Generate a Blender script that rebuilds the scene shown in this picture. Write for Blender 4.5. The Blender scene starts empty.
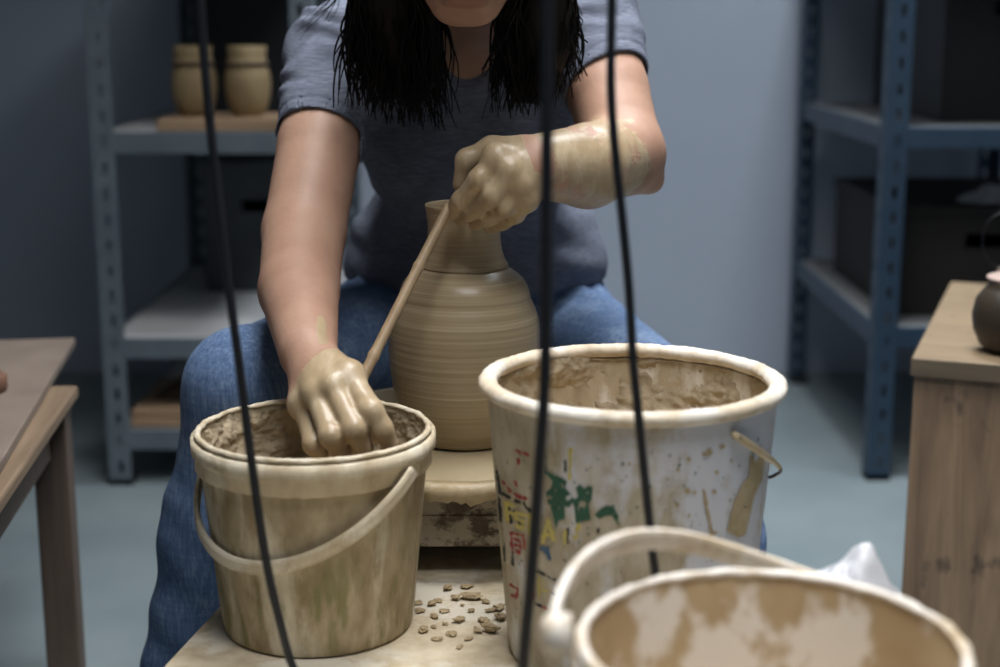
import bpy, bmesh, math, random
import numpy as np
from mathutils import Vector, Matrix, noise as mnoise

random.seed(7)
rng = np.random.default_rng(7)
SC = bpy.context.scene
COL = SC.collection
PI = math.pi
H, PITCH, FPX = 0.93, math.radians(12), 1500.0
cP, sP = math.cos(PITCH), math.sin(PITCH)


def P(px, py, y):
    """world point at depth y seen at photo pixel (px, py)"""
    u, v = (px - 500) / FPX, (333.5 - py) / FPX
    t = y / (cP + v * sP)
    return np.array((u * t, y, H + (v * cP - sP) * t))


def to_px(p):
    p = np.asarray(p, float)
    x, y, z = p[..., 0], p[..., 1], p[..., 2] - H
    d = y * cP - z * sP
    return 500 + FPX * x / d, 333.5 - FPX * (y * sP + z * cP) / d


def C(r, g, b):
    f = lambda c: (c / 12.92 if c <= 0.04045 else ((c + 0.055) / 1.055) ** 2.4)
    return (f(r / 255), f(g / 255), f(b / 255), 1.0)


# ------------------------------------------------------------------ materials
class NT:
    def __init__(s, name):
        s.m = bpy.data.materials.new(name)
        s.m.use_nodes = True
        s.t = s.m.node_tree
        s.b = s.t.nodes['Principled BSDF']
        s.tc = s.t.nodes.new('ShaderNodeTexCoord')

    def n(s, typ, **kw):
        nd = s.t.nodes.new(typ)
        for k, v in kw.items():
            setattr(nd, k, v)
        return nd

    def put(s, sock, v):
        if isinstance(v, bpy.types.NodeSocket):
            s.t.links.new(v, sock)
        else:
            sock.default_value = v

    def vec(s, scale=(1, 1, 1), src='Object', rot=(0, 0, 0)):
        mp = s.n('ShaderNodeMapping')
        s.put(mp.inputs['Vector'], s.tc.outputs[src])
        mp.inputs['Scale'].default_value = scale
        mp.inputs['Rotation'].default_value = rot
        return mp.outputs[0]

    def noise(s, scale, detail=4, vec=None, rough=.55, dist=0):
        nd = s.n('ShaderNodeTexNoise')
        nd.inputs['Scale'].default_value = scale
        nd.inputs['Detail'].default_value = detail
        nd.inputs['Roughness'].default_value = rough
        nd.inputs['Distortion'].default_value = dist
        s.put(nd.inputs['Vector'], vec if vec is not None else s.tc.outputs['Object'])
        return nd.outputs['Fac']

    def ramp(s, fac, stops):
        nd = s.n('ShaderNodeValToRGB')
        s.put(nd.inputs[0], fac)
        e = nd.color_ramp.elements
        while len(e) < len(stops):
            e.new(.5)
        for i, (p, c) in enumerate(stops):
            e[i].position = p
            e[i].color = c if hasattr(c, '__len__') else (c, c, c, 1)
        return nd.outputs[0]

    def mix(s, fac, a, b, mode='MIX'):
        nd = s.n('ShaderNodeMix', data_type='RGBA', blend_type=mode)
        s.put(nd.inputs[0], fac)
        s.put(nd.inputs[6], a)
        s.put(nd.inputs[7], b)
        return nd.outputs[2]

    def math(s, op, a, b=0.0):
        nd = s.n('ShaderNodeMath', operation=op)
        s.put(nd.inputs[0], a)
        s.put(nd.inputs[1], b)
        return nd.outputs[0]

    def attr(s, name):
        return s.n('ShaderNodeAttribute', attribute_name=name).outputs['Fac']

    def bump(s, height, strength=.3, dist=.002):
        nd = s.n('ShaderNodeBump')
        nd.inputs['Strength'].default_value = strength
        nd.inputs['Distance'].default_value = dist
        s.put(nd.inputs['Height'], height)
        s.put(s.b.inputs['Normal'], nd.outputs[0])

    def base(s, c, rough=.6, metal=0.0, spec=.5):
        s.put(s.b.inputs['Base Color'], c)
        s.put(s.b.inputs['Roughness'], rough)
        s.b.inputs['Metallic'].default_value = metal
        s.b.inputs['Specular IOR Level'].default_value = spec
        return s.m


CLAY = C(184, 168, 138)
CLAY_D = C(138, 121, 94)
CLAY_L = C(214, 200, 172)


def simple(name, c1, c2=None, scale=8, rough=.6, metal=0, bump=0, bscale=60, stretch=(1, 1, 1), spec=.5):
    t = NT(name)
    c = c1
    if c2 is not None:
        c = t.ramp(t.noise(scale, 5, t.vec(stretch)), [(.35, c1), (.68, c2)])
    if bump:
        t.bump(t.noise(bscale, 4, t.vec(stretch)), bump, .003)
    return t.base(c, rough, metal, spec)


def wood_mat(name, light, dark, axis='x', scale=1.0, rough=.65, stains=0.0):
    t = NT(name)
    st = {'x': (1.2, 14, 14), 'y': (14, 1.2, 14), 'z': (14, 14, 1.2)}[axis]
    v = t.vec(tuple(a * scale for a in st))
    g = t.noise(2.2, 6, v, .6, .8)
    fine = t.noise(9, 3, v)
    c = t.ramp(g, [(.3, dark), (.62, light)])
    c = t.mix(.25, c, t.ramp(fine, [(.3, dark), (.7, light)]))
    if stains:
        sp = t.ramp(t.noise(22, 3, t.vec((1, 1, .6))), [(.60, 0.0), (.66, 1.0)])
        c = t.mix(t.math('MULTIPLY', sp, stains), c, C(45, 42, 40))
        kn = t.n('ShaderNodeTexVoronoi')
        t.put(kn.inputs['Vector'], t.vec((5.2, .01, 3.4)))
        kn.inputs['Scale'].default_value = 1.0
        c = t.mix(t.math('MULTIPLY', t.ramp(kn.outputs['Distance'], [(.02, 1.0), (.13, 0.0)]), .75), c, C(58, 42, 30))
    t.bump(g, .25, .002)
    return t.base(c, rough)


def plastic_clay(name, plastic, clay, dark, cover=.5, streak=.5, tint=None, rough=.55, xgrad=False):
    """bucket plastic under smeared and dried slip"""
    t = NT(name)
    big = t.noise(13, 6, None, .62)
    run = t.noise(26, 5, t.vec((1, 1, .16)), .6)
    f = t.mix(streak, big, run)
    if xgrad:   # handled more, and dirtier, on the printed side
        sx = t.n('ShaderNodeSeparateXYZ')
        t.put(sx.inputs[0], t.tc.outputs['Object'])
        f = t.math('ADD', f, t.ramp(t.math('ADD', t.math('MULTIPLY', sx.outputs[0], 4), .5), [(.1, .20), (.8, .02)]))
    f1 = t.ramp(f, [(max(0, .62 - cover * .32), 0.0), (max(.06, .70 - cover * .32), 1.0)])
    cl = t.ramp(t.noise(45, 5, t.vec((1, 1, .5))), [(.32, dark), (.62, clay)])
    base = plastic
    if tint is not None:
        sep = t.n('ShaderNodeSeparateXYZ')
        t.put(sep.inputs[0], t.tc.outputs['Object'])
        low = t.ramp(sep.outputs[2], [(.06, 1.0), (.13, 0.0)])
        g = t.ramp(t.noise(60, 4, t.vec((1, 1, .22), rot=(0, .25, 0)), .6), [(.5, 0.0), (.62, 1.0)])
        cl = t.mix(t.math('MULTIPLY', t.math('MULTIPLY', g, low), .75), cl, tint)
    c = t.mix(f1, base, cl)
    t.bump(t.math('ADD', f1, t.math('MULTIPLY', t.noise(90, 4), .5)), .35, .0012)
    return t.base(c, t.ramp(f1, [(0.0, .42), (1.0, .72)]))


def clay_mat(name, a, b, scale=30, rough=.6, bump=.5, bscale=80):
    t = NT(name)
    c = t.ramp(t.noise(scale, 6, None, .65), [(.3, a), (.66, b)])
    t.bump(t.noise(bscale, 6, None, .65), bump, .003)
    return t.base(c, rough)


MAT = {}
# ---- setting
t = NT('painted_wall')
MAT['wall'] = t.base(t.mix(t.ramp(t.noise(1.6, 4), [(.35, 0.0), (.7, 1.0)]), C(172, 181, 196), C(180, 189, 203)), .8)
t = NT('painted_concrete_floor')
t.bump(t.noise(40, 4), .06, .002)
MAT['floor'] = t.base(t.ramp(t.noise(3.2, 6, None, .6), [(.3, C(118, 131, 135)), (.7, C(136, 147, 149))]), .42)
MAT['ceiling'] = simple('white_ceiling_paint', C(205, 207, 210), rough=.9)
MAT['trim'] = simple('trim_paint', C(205, 205, 205), rough=.5)
# ---- racks
MAT['rack_l'] = simple('galvanised_steel', C(102, 113, 121), C(116, 127, 134), 14, .5, .2)
MAT['rack_r'] = simple('blue_painted_steel', C(44, 64, 84), C(52, 73, 93), 12, .45, .1)
MAT['shelf_w'] = simple('white_shelf_board', C(196, 196, 196), C(176, 178, 180), 5, .55)
MAT['shelf_g'] = simple('grey_shelf_board', C(130, 132, 132), C(112, 114, 116), 5, .6)
MAT['rubber'] = simple('black_rubber', C(24, 26, 30), rough=.6)
MAT['black_crate'] = simple('black_plastic_crate', C(9, 12, 16), C(14, 17, 21), 6, .6)
MAT['grey_crate'] = simple('dark_grey_plastic', C(74, 78, 82), C(62, 66, 70), 6, .6)
MAT['brown_crate'] = simple('brown_cardboard', C(34, 30, 27), C(26, 24, 22), 6, .8)
MAT['sack'] = simple('brown_sack', C(84, 68, 54), C(60, 50, 42), 12, .8, bump=.4, bscale=30)
MAT['bag'] = simple('white_plastic_sheet', C(222, 222, 224), C(205, 206, 210), 9, .45, bump=.4, bscale=25)
MAT['board'] = wood_mat('pale_board', C(176, 148, 118), C(142, 116, 92), 'x')
MAT['bisque'] = simple('bisque_clay', C(152, 133, 98), C(136, 117, 84), 16, .75, bump=.1)
# ---- tables
MAT['table_top'] = wood_mat('pale_table_wood', C(140, 119, 96), C(104, 86, 68), 'y', 1.0)
MAT['table_leg'] = wood_mat('dark_table_wood', C(104, 88, 76), C(78, 66, 58), 'z', 1.0)
MAT['grey_board'] = simple('grey_brown_board', C(136, 122, 110), C(118, 105, 95), 10, .6, bump=.1)
MAT['cab'] = wood_mat('worn_pine', C(164, 136, 108), C(92, 72, 57), 'z', .9, .6, .55)
MAT['cab_top'] = wood_mat('worn_pine_top', C(150, 130, 102), C(122, 103, 79), 'x', .8, .6, .25)
MAT['cab_edge'] = wood_mat('worn_pine_edge', C(118, 104, 84), C(88, 76, 62), 'x', 1.2, .7, .2)
MAT['pot'] = clay_mat('dark_clay_glaze', C(46, 39, 29), C(62, 52, 38), 14, .5, .1)
MAT['pinkslab'] = simple('pale_pink_clay', C(186, 164, 152), C(170, 148, 138), 20, .7)
MAT['wire'] = simple('dark_wire', C(34, 36, 42), rough=.4, metal=.6)
MAT['cable'] = simple('black_cable', C(17, 21, 28), rough=.45)
# ---- clay
MAT['clay'] = clay_mat('dried_clay', C(150, 135, 110), C(186, 170, 142), 38, .8, .9, 90)
MAT['clay_wet'] = clay_mat('wet_slip', C(140, 118, 86), C(170, 147, 112), 22, .35, .5, 40)
MAT['crumb'] = clay_mat('dry_clay_crumb', C(150, 130, 98), C(184, 164, 128), 60, .85, .6, 140)
MAT['tray'] = plastic_clay('clay_stained_board', C(216, 207, 188), C(206, 192, 164), C(180, 163, 134), .6, .1)
MAT['smear'] = clay_mat('thin_clay_smear', C(158, 140, 106), C(186, 168, 134), 50, .75, .3, 100)
MAT['bucket_l'] = plastic_clay('beige_bucket', C(210, 200, 176), C(184, 168, 138), C(144, 126, 96), .64, .72, C(120, 120, 72))
MAT['bucket_l_rim'] = plastic_clay('beige_bucket_rim', C(222, 212, 190), C(206, 193, 166), C(178, 160, 130), .6, .2)
MAT['bucket_r'] = plastic_clay('white_bucket', C(206, 208, 216), C(192, 184, 166), C(160, 148, 124), .22, .45, xgrad=True)
MAT['bucket_r_rim'] = plastic_clay('white_bucket_rim', C(226, 219, 206), C(212, 198, 174), C(186, 168, 142), .55, .15)
MAT['bucket_r_in'] = plastic_clay('white_bucket_inside', C(224, 218, 206), C(188, 172, 144), C(162, 145, 117), .62, .5)
MAT['bucket_f'] = plastic_clay('cream_bucket', C(232, 224, 212), C(214, 198, 172), C(190, 168, 134), .40, .3)
t = NT('cream_bucket_inside')
f1 = t.ramp(t.noise(15, 4, t.vec((1, 1, .7)), .55), [(.50, 0.0), (.56, 1.0)])
MAT['bucket_f_in'] = t.base(t.mix(f1, t.ramp(t.noise(14, 4), [(.3, C(184, 158, 120)), (.7, C(206, 184, 148))]), C(244, 236, 224)), .6)
MAT['p_green'] = simple('green_print', C(38, 92, 72), C(30, 78, 60), 90, .6)
MAT['p_red'] = simple('red_print', C(168, 52, 52), C(150, 60, 58), 90, .6)
MAT['p_black'] = simple('dark_print', C(36, 44, 52), rough=.6)
MAT['p_yellow'] = simple('yellow_print', C(204, 190, 104), C(190, 178, 110), 90, .6)
MAT['p_blue'] = simple('blue_print', C(60, 96, 130), rough=.6)
# thrown clay vase: rings along z
t = NT('thrown_wet_clay')
r1 = t.noise(1.0, 3, t.vec((2, 2, 190)), .6)
r2 = t.noise(1.0, 2, t.vec((3, 3, 420)), .5)
c = t.ramp(r1, [(.25, C(156, 138, 107)), (.55, C(172, 153, 121)), (.80, C(198, 181, 150))])
t.bump(t.math('ADD', r1, t.math('MULTIPLY', r2, .5)), .20, .001)
c = t.mix(t.math('MULTIPLY', t.ramp(r2, [(.60, 0.0), (.70, 1.0)]), .55), c, C(210, 195, 166))
c = t.mix(t.math('MULTIPLY', t.ramp(r2, [(.30, 1.0), (.40, 0.0)]), .35), c, C(126, 108, 80))
MAT['vase'] = t.base(c, .36)
t = NT('wheel_head_slip')
r1 = t.noise(8, 4)
t.bump(r1, .2, .002)
MAT['wheel'] = t.base(t.ramp(r1, [(.3, C(164, 146, 114)), (.7, C(188, 173, 142))]), .35)
MAT['drip'] = clay_mat('wheel_rim_slip', C(176, 154, 116), C(206, 190, 158), 26, .4, .5, 50)
t = NT('stained_housing')
f1 = t.ramp(t.noise(22, 6, t.vec((1, 1, 1.3)), .7), [(.49, 0.0), (.56, 1.0)])
MAT['housing'] = t.base(t.mix(f1, C(170, 158, 140), t.ramp(t.noise(60, 4), [(.3, C(62, 52, 42)), (.7, C(104, 90, 72))])), .6)
MAT['pan'] = clay_mat('grey_splash_pan', C(146, 136, 120), C(168, 156, 136), 18, .6, .3)
MAT['bamboo'] = wood_mat('bamboo_stick', C(176, 152, 118), C(140, 117, 88), 'z', 1.0, .5)
# ---- person
t = NT('skin_with_clay')
sk = t.ramp(t.noise(14, 5, None, .6), [(.3, C(164, 126, 105)), (.55, C(178, 141, 119)), (.8, C(186, 150, 128))])
a = t.attr('clay')
nz = t.noise(34, 5, None, .65)
edge = t.ramp(t.math('ADD', a, t.math('MULTIPLY', t.math('SUBTRACT', nz, .5), .9)), [(.44, 0.0), (.54, 1.0)])
swirl = t.noise(26, 4, t.vec((2.4, 1.0, 1.0)), .55, .5)
cl = t.ramp(swirl, [(.3, C(164, 144, 112)), (.5, C(178, 159, 126)), (.72, C(196, 180, 150))])
cc = t.mix(t.math('MULTIPLY', edge, .88), sk, cl)
lip = t.attr('lip')
cc = t.mix(lip, cc, C(138, 88, 78))
cc = t.mix(t.attr('dark'), cc, C(22, 16, 14))
t.bump(t.math('ADD', t.math('MULTIPLY', edge, .8), t.math('ADD', t.math('MULTIPLY', t.noise(260, 2), .35), t.math('ADD', t.math('MULTIPLY', swirl, .35), t.math('MULTIPLY', t.noise(70, 4, t.vec((1, 1, 1)), .6, .6), .7)))), .40, .0014)
MAT['skin'] = t.base(cc, t.ramp(edge, [(0.0, .55), (1.0, .36)]))
t.b.inputs['Subsurface Weight'].default_value = .08
t.b.inputs['Subsurface Radius'].default_value = (.012, .005, .003)
t.b.inputs['Subsurface Scale'].default_value = .6
t = NT('heather_grey_jersey')
h1 = t.noise(1.0, 4, t.vec((70, 70, 420)), .6)
t.bump(t.noise(1.0, 3, t.vec((300, 300, 500))), .2, .001)
MAT['shirt'] = t.base(t.ramp(h1, [(.3, C(92, 98, 113)), (.55, C(113, 119, 134)), (.75, C(134, 138, 150))]), .88, 0, .2)
t = NT('blue_denim')
h1 = t.noise(1.0, 4, t.vec((260, 260, 36)), .65)
h2 = t.noise(1.0, 3, t.vec((30, 30, 240)), .6)
h3 = t.noise(9, 4)
f = t.math('ADD', t.math('MULTIPLY', h1, .5), t.math('ADD', t.math('MULTIPLY', h2, .2), t.math('MULTIPLY', h3, .3)))
t.bump(f, .35, .0015)
MAT['jeans'] = t.base(t.ramp(f, [(.34, C(66, 86, 120)), (.5, C(98, 121, 155)), (.68, C(150, 168, 192))]), .85, 0, .2)
MAT['hair'] = simple('dark_brown_hair', C(5, 5, 6), C(11, 10, 10), 40, .6, spec=.2, stretch=(1, 1, .2))
MAT['shoe'] = simple('dark_shoe', C(42, 42, 46), rough=.6)
MAT['seat'] = simple('stool_seat', C(70, 62, 56), rough=.6)
MAT['steel'] = simple('dull_steel', C(120, 122, 126), rough=.4, metal=.8)
t = NT('lamp_diffuser')
t.b.inputs['Emission Color'].default_value = (1, .98, .95, 1)
t.b.inputs['Emission Strength'].default_value = 2.0
MAT['lamp'] = t.base((.9, .9, .9, 1), .5)
t = NT('fill_window_glass')
t.b.inputs['Transmission Weight'].default_value = 1.0
MAT['glass'] = t.base((1, 1, 1, 1), .0)

# ------------------------------------------------------------------ object helpers
WM = {}


def tag(o, label=None, cat=None, group=None, kind=None):
    if label: o['label'] = label
    if cat: o['category'] = cat
    if group: o['group'] = group
    if kind: o['kind'] = kind
    return o


def empty(name, loc, label, cat, rz=0.0, group=None):
    o = bpy.data.objects.new(name, None)
    o.empty_display_size = .05
    COL.objects.link(o)
    o.location = loc
    o.rotation_euler = (0, 0, rz)
    WM[o] = Matrix.Translation(Vector(loc)) @ Matrix.Rotation(rz, 4, 'Z')
    return tag(o, label, cat, group)


def obj(name, V, F, mat, parent=None, origin=None, world=False, smooth=False, mats=None, fm=None, angle=None):
    """one mesh object. V is local to the parent unless world=True."""
    V = np.asarray(V, float).reshape(-1, 3)
    off = np.zeros(3)
    if world and parent is not None:
        M = np.array(WM[parent].inverted())
        V = V @ M[:3, :3].T + M[:3, 3]
    if origin is not None:
        off = np.asarray(origin, float)
        if world and parent is not None:
            off = M[:3, :3] @ off + M[:3, 3]
        V = V - off
    me = bpy.data.meshes.new(name)
    if isinstance(F, np.ndarray):
        n, k = F.shape
        me.vertices.add(len(V))
        me.vertices.foreach_set('co', V.astype(np.float32).ravel())
        me.loops.add(n * k)
        me.loops.foreach_set('vertex_index', F.astype(np.int32).ravel())
        me.polygons.add(n)
        me.polygons.foreach_set('loop_start', np.arange(0, n * k, k, dtype=np.int32))
        me.update(calc_edges=True)
    else:
        me.from_pydata([tuple(v) for v in V], [], [tuple(f) for f in F])
    me.validate()
    for m in (mats or [mat]):
        me.materials.append(m)
    if fm is not None:
        me.polygons.foreach_set('material_index', np.asarray(fm, dtype=np.int32))
    if smooth:
        me.polygons.foreach_set('use_smooth', np.ones(len(me.polygons), dtype=bool))
    o = bpy.data.objects.new(name, me)
    COL.objects.link(o)
    o.location = off
    if parent is not None:
        o.parent = parent
    WM[o] = (WM[parent] if parent is not None else Matrix()) @ Matrix.Translation(Vector(off))
    if angle:
        b = o.modifiers.new('bevel', 'BEVEL')
        b.width = angle
        b.segments = 2
        b.limit_method = 'ANGLE'
    return o


class MB:
    """collects shapes into one mesh"""
    def __init__(s):
        s.V, s.F = [], []

    def add(s, V, F):
        o = len(s.V)
        s.V += [tuple(v) for v in V]
        s.F += [tuple(i + o for i in f) for f in F]
        return s

    def box(s, lo, hi, M=None):
        x0, y0, z0 = lo
        x1, y1, z1 = hi
        V = [(x0, y0, z0), (x1, y0, z0), (x1, y1, z0), (x0, y1, z0), (x0, y0, z1), (x1, y0, z1), (x1, y1, z1), (x0, y1, z1)]
        if M is not None:
            V = [M @ Vector(v) for v in V]
        return s.add(V, [(0, 3, 2, 1), (4, 5, 6, 7), (0, 1, 5, 4), (1, 2, 6, 5), (2, 3, 7, 6), (3, 0, 4, 7)])

    def tube(s, pts, rad, seg=10, cap=True, flat=None):
        """swept tube; rad may be a list; flat=(a,b,normal_hint) gives a rectangular band"""
        pts = [np.asarray(p, float) for p in pts]
        n = len(pts)
        rad = rad if hasattr(rad, '__len__') else [rad] * n
        V, F = [], []
        prev = None
        for i in range(n):
            d = pts[min(i + 1, n - 1)] - pts[max(i - 1, 0)]
            d = d / (np.linalg.norm(d) + 1e-12)
            if prev is None:
                h = np.array((0, 0, 1.0)) if abs(d[2]) < .9 else np.array((1.0, 0, 0))
            else:
                h = prev
            u = h - d * np.dot(h, d)
            u = u / (np.linalg.norm(u) + 1e-12)
            w = np.cross(d, u)
            prev = u
            for k in range(seg):
                a = 2 * PI * k / seg
                V.append(pts[i] + rad[i] * (u * math.cos(a) + w * math.sin(a)))
        for i in range(n - 1):
            for k in range(seg):
                k2 = (k + 1) % seg
                F.append((i * seg + k, i * seg + k2, (i + 1) * seg + k2, (i + 1) * seg + k))
        if cap:
            F.append(tuple(range(seg - 1, -1, -1)))
            F.append(tuple((n - 1) * seg + k for k in range(seg)))
        return s.add(V, F)

    def band(s, pts, outs, half_w, half_t):
        """rectangular band swept along pts; outs = thickness direction per point"""
        V, F = [], []
        n = len(pts)
        prof = [(-1, -.6), (-.6, -1), (.6, -1), (1, -.6), (1, .6), (.6, 1), (-.6, 1), (-1, .6)]
        for i in range(n):
            d = np.asarray(pts[min(i + 1, n - 1)]) - np.asarray(pts[max(i - 1, 0)])
            d = d / np.linalg.norm(d)
            u = np.asarray(outs[i], float)
            u = u - d * np.dot(u, d)
            u /= np.linalg.norm(u)
            w = np.cross(d, u)
            for a, b in prof:
                V.append(np.asarray(pts[i]) + u * half_t * a + w * half_w * b)
        for i in range(n - 1):
            for k in range(8):
                k2 = (k + 1) % 8
                F.append((i * 8 + k, i * 8 + k2, (i + 1) * 8 + k2, (i + 1) * 8 + k))
        F.append(tuple(range(7, -1, -1)))
        F.append(tuple((n - 1) * 8 + k for k in range(8)))
        return s.add(V, F)

    def lathe(s, prof, seg=96, c=(0, 0, 0), fr=None, close=False):
        """revolve (r, z) profile; fr(theta, i, r, z) may return adjusted (r, z)"""
        V, F = [], []
        n = len(prof)
        for i, (r, z) in enumerate(prof):
            for k in range(seg):
                th = 2 * PI * k / seg
                rr, zz = fr(th, i, r, z) if fr else (r, z)
                V.append((c[0] + rr * math.cos(th), c[1] + rr * math.sin(th), c[2] + zz))
        for i in range(n - 1 + (1 if close else 0)):
            j = (i + 1) % n
            for k in range(seg):
                k2 = (k + 1) % seg
                F.append((i * seg + k, i * seg + k2, j * seg + k2, j * seg + k))
        if not close:
            if prof[0][0] > 0: F.append(tuple(range(seg - 1, -1, -1)))
            if prof[-1][0] > 0: F.append(tuple((n - 1) * seg + k for k in range(seg)))
        return s.add(V, F)

    def out(s, name, mat, parent=None, **kw):
        return obj(name, s.V, s.F, mat, parent, **kw)


def nrm0(v):
    v = np.asarray(v, float)
    return v / np.linalg.norm(v)


def fbm(p, oct=3):
    return mnoise.fractal(Vector(p), 1.0, 2.0, oct, noise_basis='PERLIN_ORIGINAL')


def catmull(pts, n):
    pts = [np.asarray(p, float) for p in pts]
    q = [2 * pts[0] - pts[1]] + pts + [2 * pts[-1] - pts[-2]]
    out = []
    m = len(pts) - 1
    for k in range(n):
        t = k / (n - 1) * m
        i = min(int(t), m - 1)
        f = t - i
        a, b, c, d = q[i], q[i + 1], q[i + 2], q[i + 3]
        out.append(.5 * ((2 * b) + (c - a) * f + (2 * a - 5 * b + 4 * c - d) * f * f + (3 * b - a - 3 * c + d) * f ** 3))
    return out


# ------------------------------------------------------------------ the room
XL, XR, YF, YB, ZC = -2.3, 2.3, -2.2, 3.88, 2.5


def struct(name, mb, mat, **kw):
    o = mb.out(name, mat, **kw)
    return tag(o, kind='structure')


struct('floor', MB().box((XL - .1, YF - .1, -.1), (XR + .1, YB + .1, 0)), MAT['floor'])
struct('ceiling', MB().box((XL - .1, YF - .1, ZC), (XR + .1, YB + .1, ZC + .1)), MAT['ceiling'])
struct('wall_back', MB().box((XL - .1, YB, 0), (XR + .1, YB + .1, ZC)), MAT['wall'])
struct('wall_left', MB().box((XL - .1, YF, 0), (XL, YB, ZC)), MAT['wall'])
struct('wall_right', MB().box((XR, YF, 0), (XR + .1, YB, ZC)), MAT['wall'])
wx0, wx1, wz0, wz1 = -.6, 1.8, .95, 2.25  # opening added in the unseen front wall so fill light can enter
wf = MB()
wf.box((XL - .1, YF - .1, 0), (wx0, YF, ZC)).box((wx1, YF - .1, 0), (XR + .1, YF, ZC))
wf.box((wx0, YF - .1, 0), (wx1, YF, wz0)).box((wx0, YF - .1, wz1), (wx1, YF, ZC))
struct('wall_front', wf, MAT['wall'])
fr = MB()
for a, b in (((wx0, wz0), (wx1, wz0 + .05)), ((wx0, wz1 - .05), (wx1, wz1)), ((wx0, wz0), (wx0 + .05, wz1)), ((wx1 - .05, wz0), (wx1, wz1)), ((.575, wz0), (.625, wz1))):
    fr.box((a[0], YF - .08, a[1]), (b[0], YF - .03, b[1]))
w1 = struct('fill_window_1', fr, MAT['trim'])  # invented window frame behind the camera, goes with the fill light
struct('fill_sill_1', MB().box((wx0 - .05, YF, wz0 - .04), (wx1 + .05, YF + .12, wz0)), MAT['trim'])  # sill of the added window

# ------------------------------------------------------------------ racks


def l_post(x, y, h, sx, sy, w=.045, th=.003, pitch=.05):
    """slotted angle post, corner at (x, y), flanges towards sx / sy"""
    m = MB()
    hw = .005
    for ax in (0, 1):
        s = (sx, sy)[ax]

        def bx(a0, a1, z0, z1):
            lo, hi = min(a0 * s, a1 * s), max(a0 * s, a1 * s)
            t0, t1 = (0, th * sy) if ax == 0 else (0, th * sx)
            t0, t1 = min(t0, t1), max(t0, t1)
            if ax == 0:
                m.box((x + lo, y + t0, z0), (x + hi, y + t1, z1))
            else:
                m.box((x + t0, y + lo, z0), (x + t1, y + hi, z1))
        c = w * .55
        a = th if ax == 1 else 0
        bx(a, c - hw, 0, h)
        bx(c + hw, w, 0, h)
        z = 0.0
        while z < h:
            bx(c - hw, c + hw, z, min(z + pitch - .022, h))
            z += pitch
    return m


def rack(name, label, x0, x1, y0, y1, h, levels, mat, board, bh=.042):
    r = empty(name, (x0, y0, 0), label, 'shelving rack')
    for (px, py, sx, sy) in ((x0, y0, 1, 1), (x1, y0, -1, 1), (x0, y1, 1, -1), (x1, y1, -1, -1)):
        p = l_post(px - x0, py - y0, h - .012, sx, sy).out('post', mat, r, origin=(px - x0, py - y0, .012))
        q = MB().box((min(0, sx * .047), min(0, sy * .047), -.012), (max(0, sx * .047), max(0, sy * .047), .0)).out('post_foot', MAT['rubber'], p)
    for z in levels:
        W, D = x1 - x0, y1 - y0
        for a, b in (((.005, .004), (W - .005, .012)), ((.005, D - .012), (W - .005, D - .004))):
            MB().box((a[0], a[1], z - bh), (b[0], b[1], z)).out('shelf_beam', mat, r, angle=.002)
        for a, b in (((.004, .012), (.012, D - .012)), ((W - .012, .012), (W - .004, D - .012))):
            MB().box((a[0], a[1], z - bh), (b[0], b[1], z)).out('side_beam', mat, r, angle=.002)
        MB().box((.013, .013, z - .012), (W - .013, D - .013, z - .002)).out('shelf_board', board, r)
    return r


LZ = (.115, .303, .709, 1.12)
rack('storage_rack', 'grey galvanised steel shelving rack holding the clay pots behind the potter', -.788, -.354, 2.90, 3.80, 1.75, LZ, MAT['rack_l'], MAT['shelf_w'])
RZ = (.319, .716, 1.14)
rack('storage_rack', 'dark blue steel shelving rack in the shaded right corner, behind the wooden cabinet', .748, 1.252, 2.93, 3.80, 1.75, RZ, MAT['rack_r'], MAT['shelf_g'])


def crate(name, label, cat, lo, hi, mat, lid=True, holes=True, group=None):
    """open-topped storage crate with rim and hand slots"""
    c = empty(name, ((lo[0] + hi[0]) / 2, (lo[1] + hi[1]) / 2, lo[2]), label, cat, group=group)
    w, d, h = (hi[0] - lo[0]) / 2, (hi[1] - lo[1]) / 2, hi[2] - lo[2]
    th = .006
    m = MB()
    m.box((-w, -d, 0), (w, d, th))
    for s in (-1, 1):
        m.box((s * w - (th if s > 0 else 0), -d, th), (s * w + (0 if s > 0 else th), d, h))
    for s in (-1, 1):
        y0, y1 = (s * d - th, s * d) if s > 0 else (s * d, s * d + th)
        if holes:
            hz0, hz1, hx = h * .62, h * .62 + .03, .05
            m.box((-w + th, y0, th), (-hx, y1, h)).box((hx, y0, th), (w - th, y1, h))
            m.box((-hx, y0, th), (hx, y1, hz0)).box((-hx, y0, hz1), (hx, y1, h))
        else:
            m.box((-w + th, y0, th), (w - th, y1, h))
    m.out('crate_body', mat, c)
    e = MB()
    e.box((-w - .006, -d - .006, h - .018), (w + .006, -d, h)).box((-w - .006, d, h - .018), (w + .006, d + .006, h))
    e.box((-w - .006, -d, h - .018), (-w, d, h)).box((w, -d, h - .018), (w + .006, d, h))
    e.out('crate_rim', mat, c)
    if lid:
        MB().box((-w + th, -d + th, h - .012), (w - th, d - th, h - .002)).out('crate_lid', mat, c)
    return c


crate('storage_crate', 'tall black plastic crate standing behind the two clay pots on the grey rack', 'crate', (-.675, 3.36, .7095), (-.403, 3.72, 1.09), MAT['black_crate'], holes=False)
crate('storage_crate', 'dark grey plastic crate at the back of the middle shelf of the grey rack', 'crate', (-.68, 3.42, .3035), (-.403, 3.74, .60), MAT['grey_crate'])
crate('storage_crate', 'big dark brown crate on the lower shelf of the blue rack', 'crate', (.815, 3.06, .319), (1.20, 3.62, .545), MAT['brown_crate'], lid=True)
crate('storage_crate', 'black crate on the upper shelf of the blue rack', 'crate', (.90, 3.10, .716), (1.205, 3.66, 1.06), MAT['black_crate'], lid=True)

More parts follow.
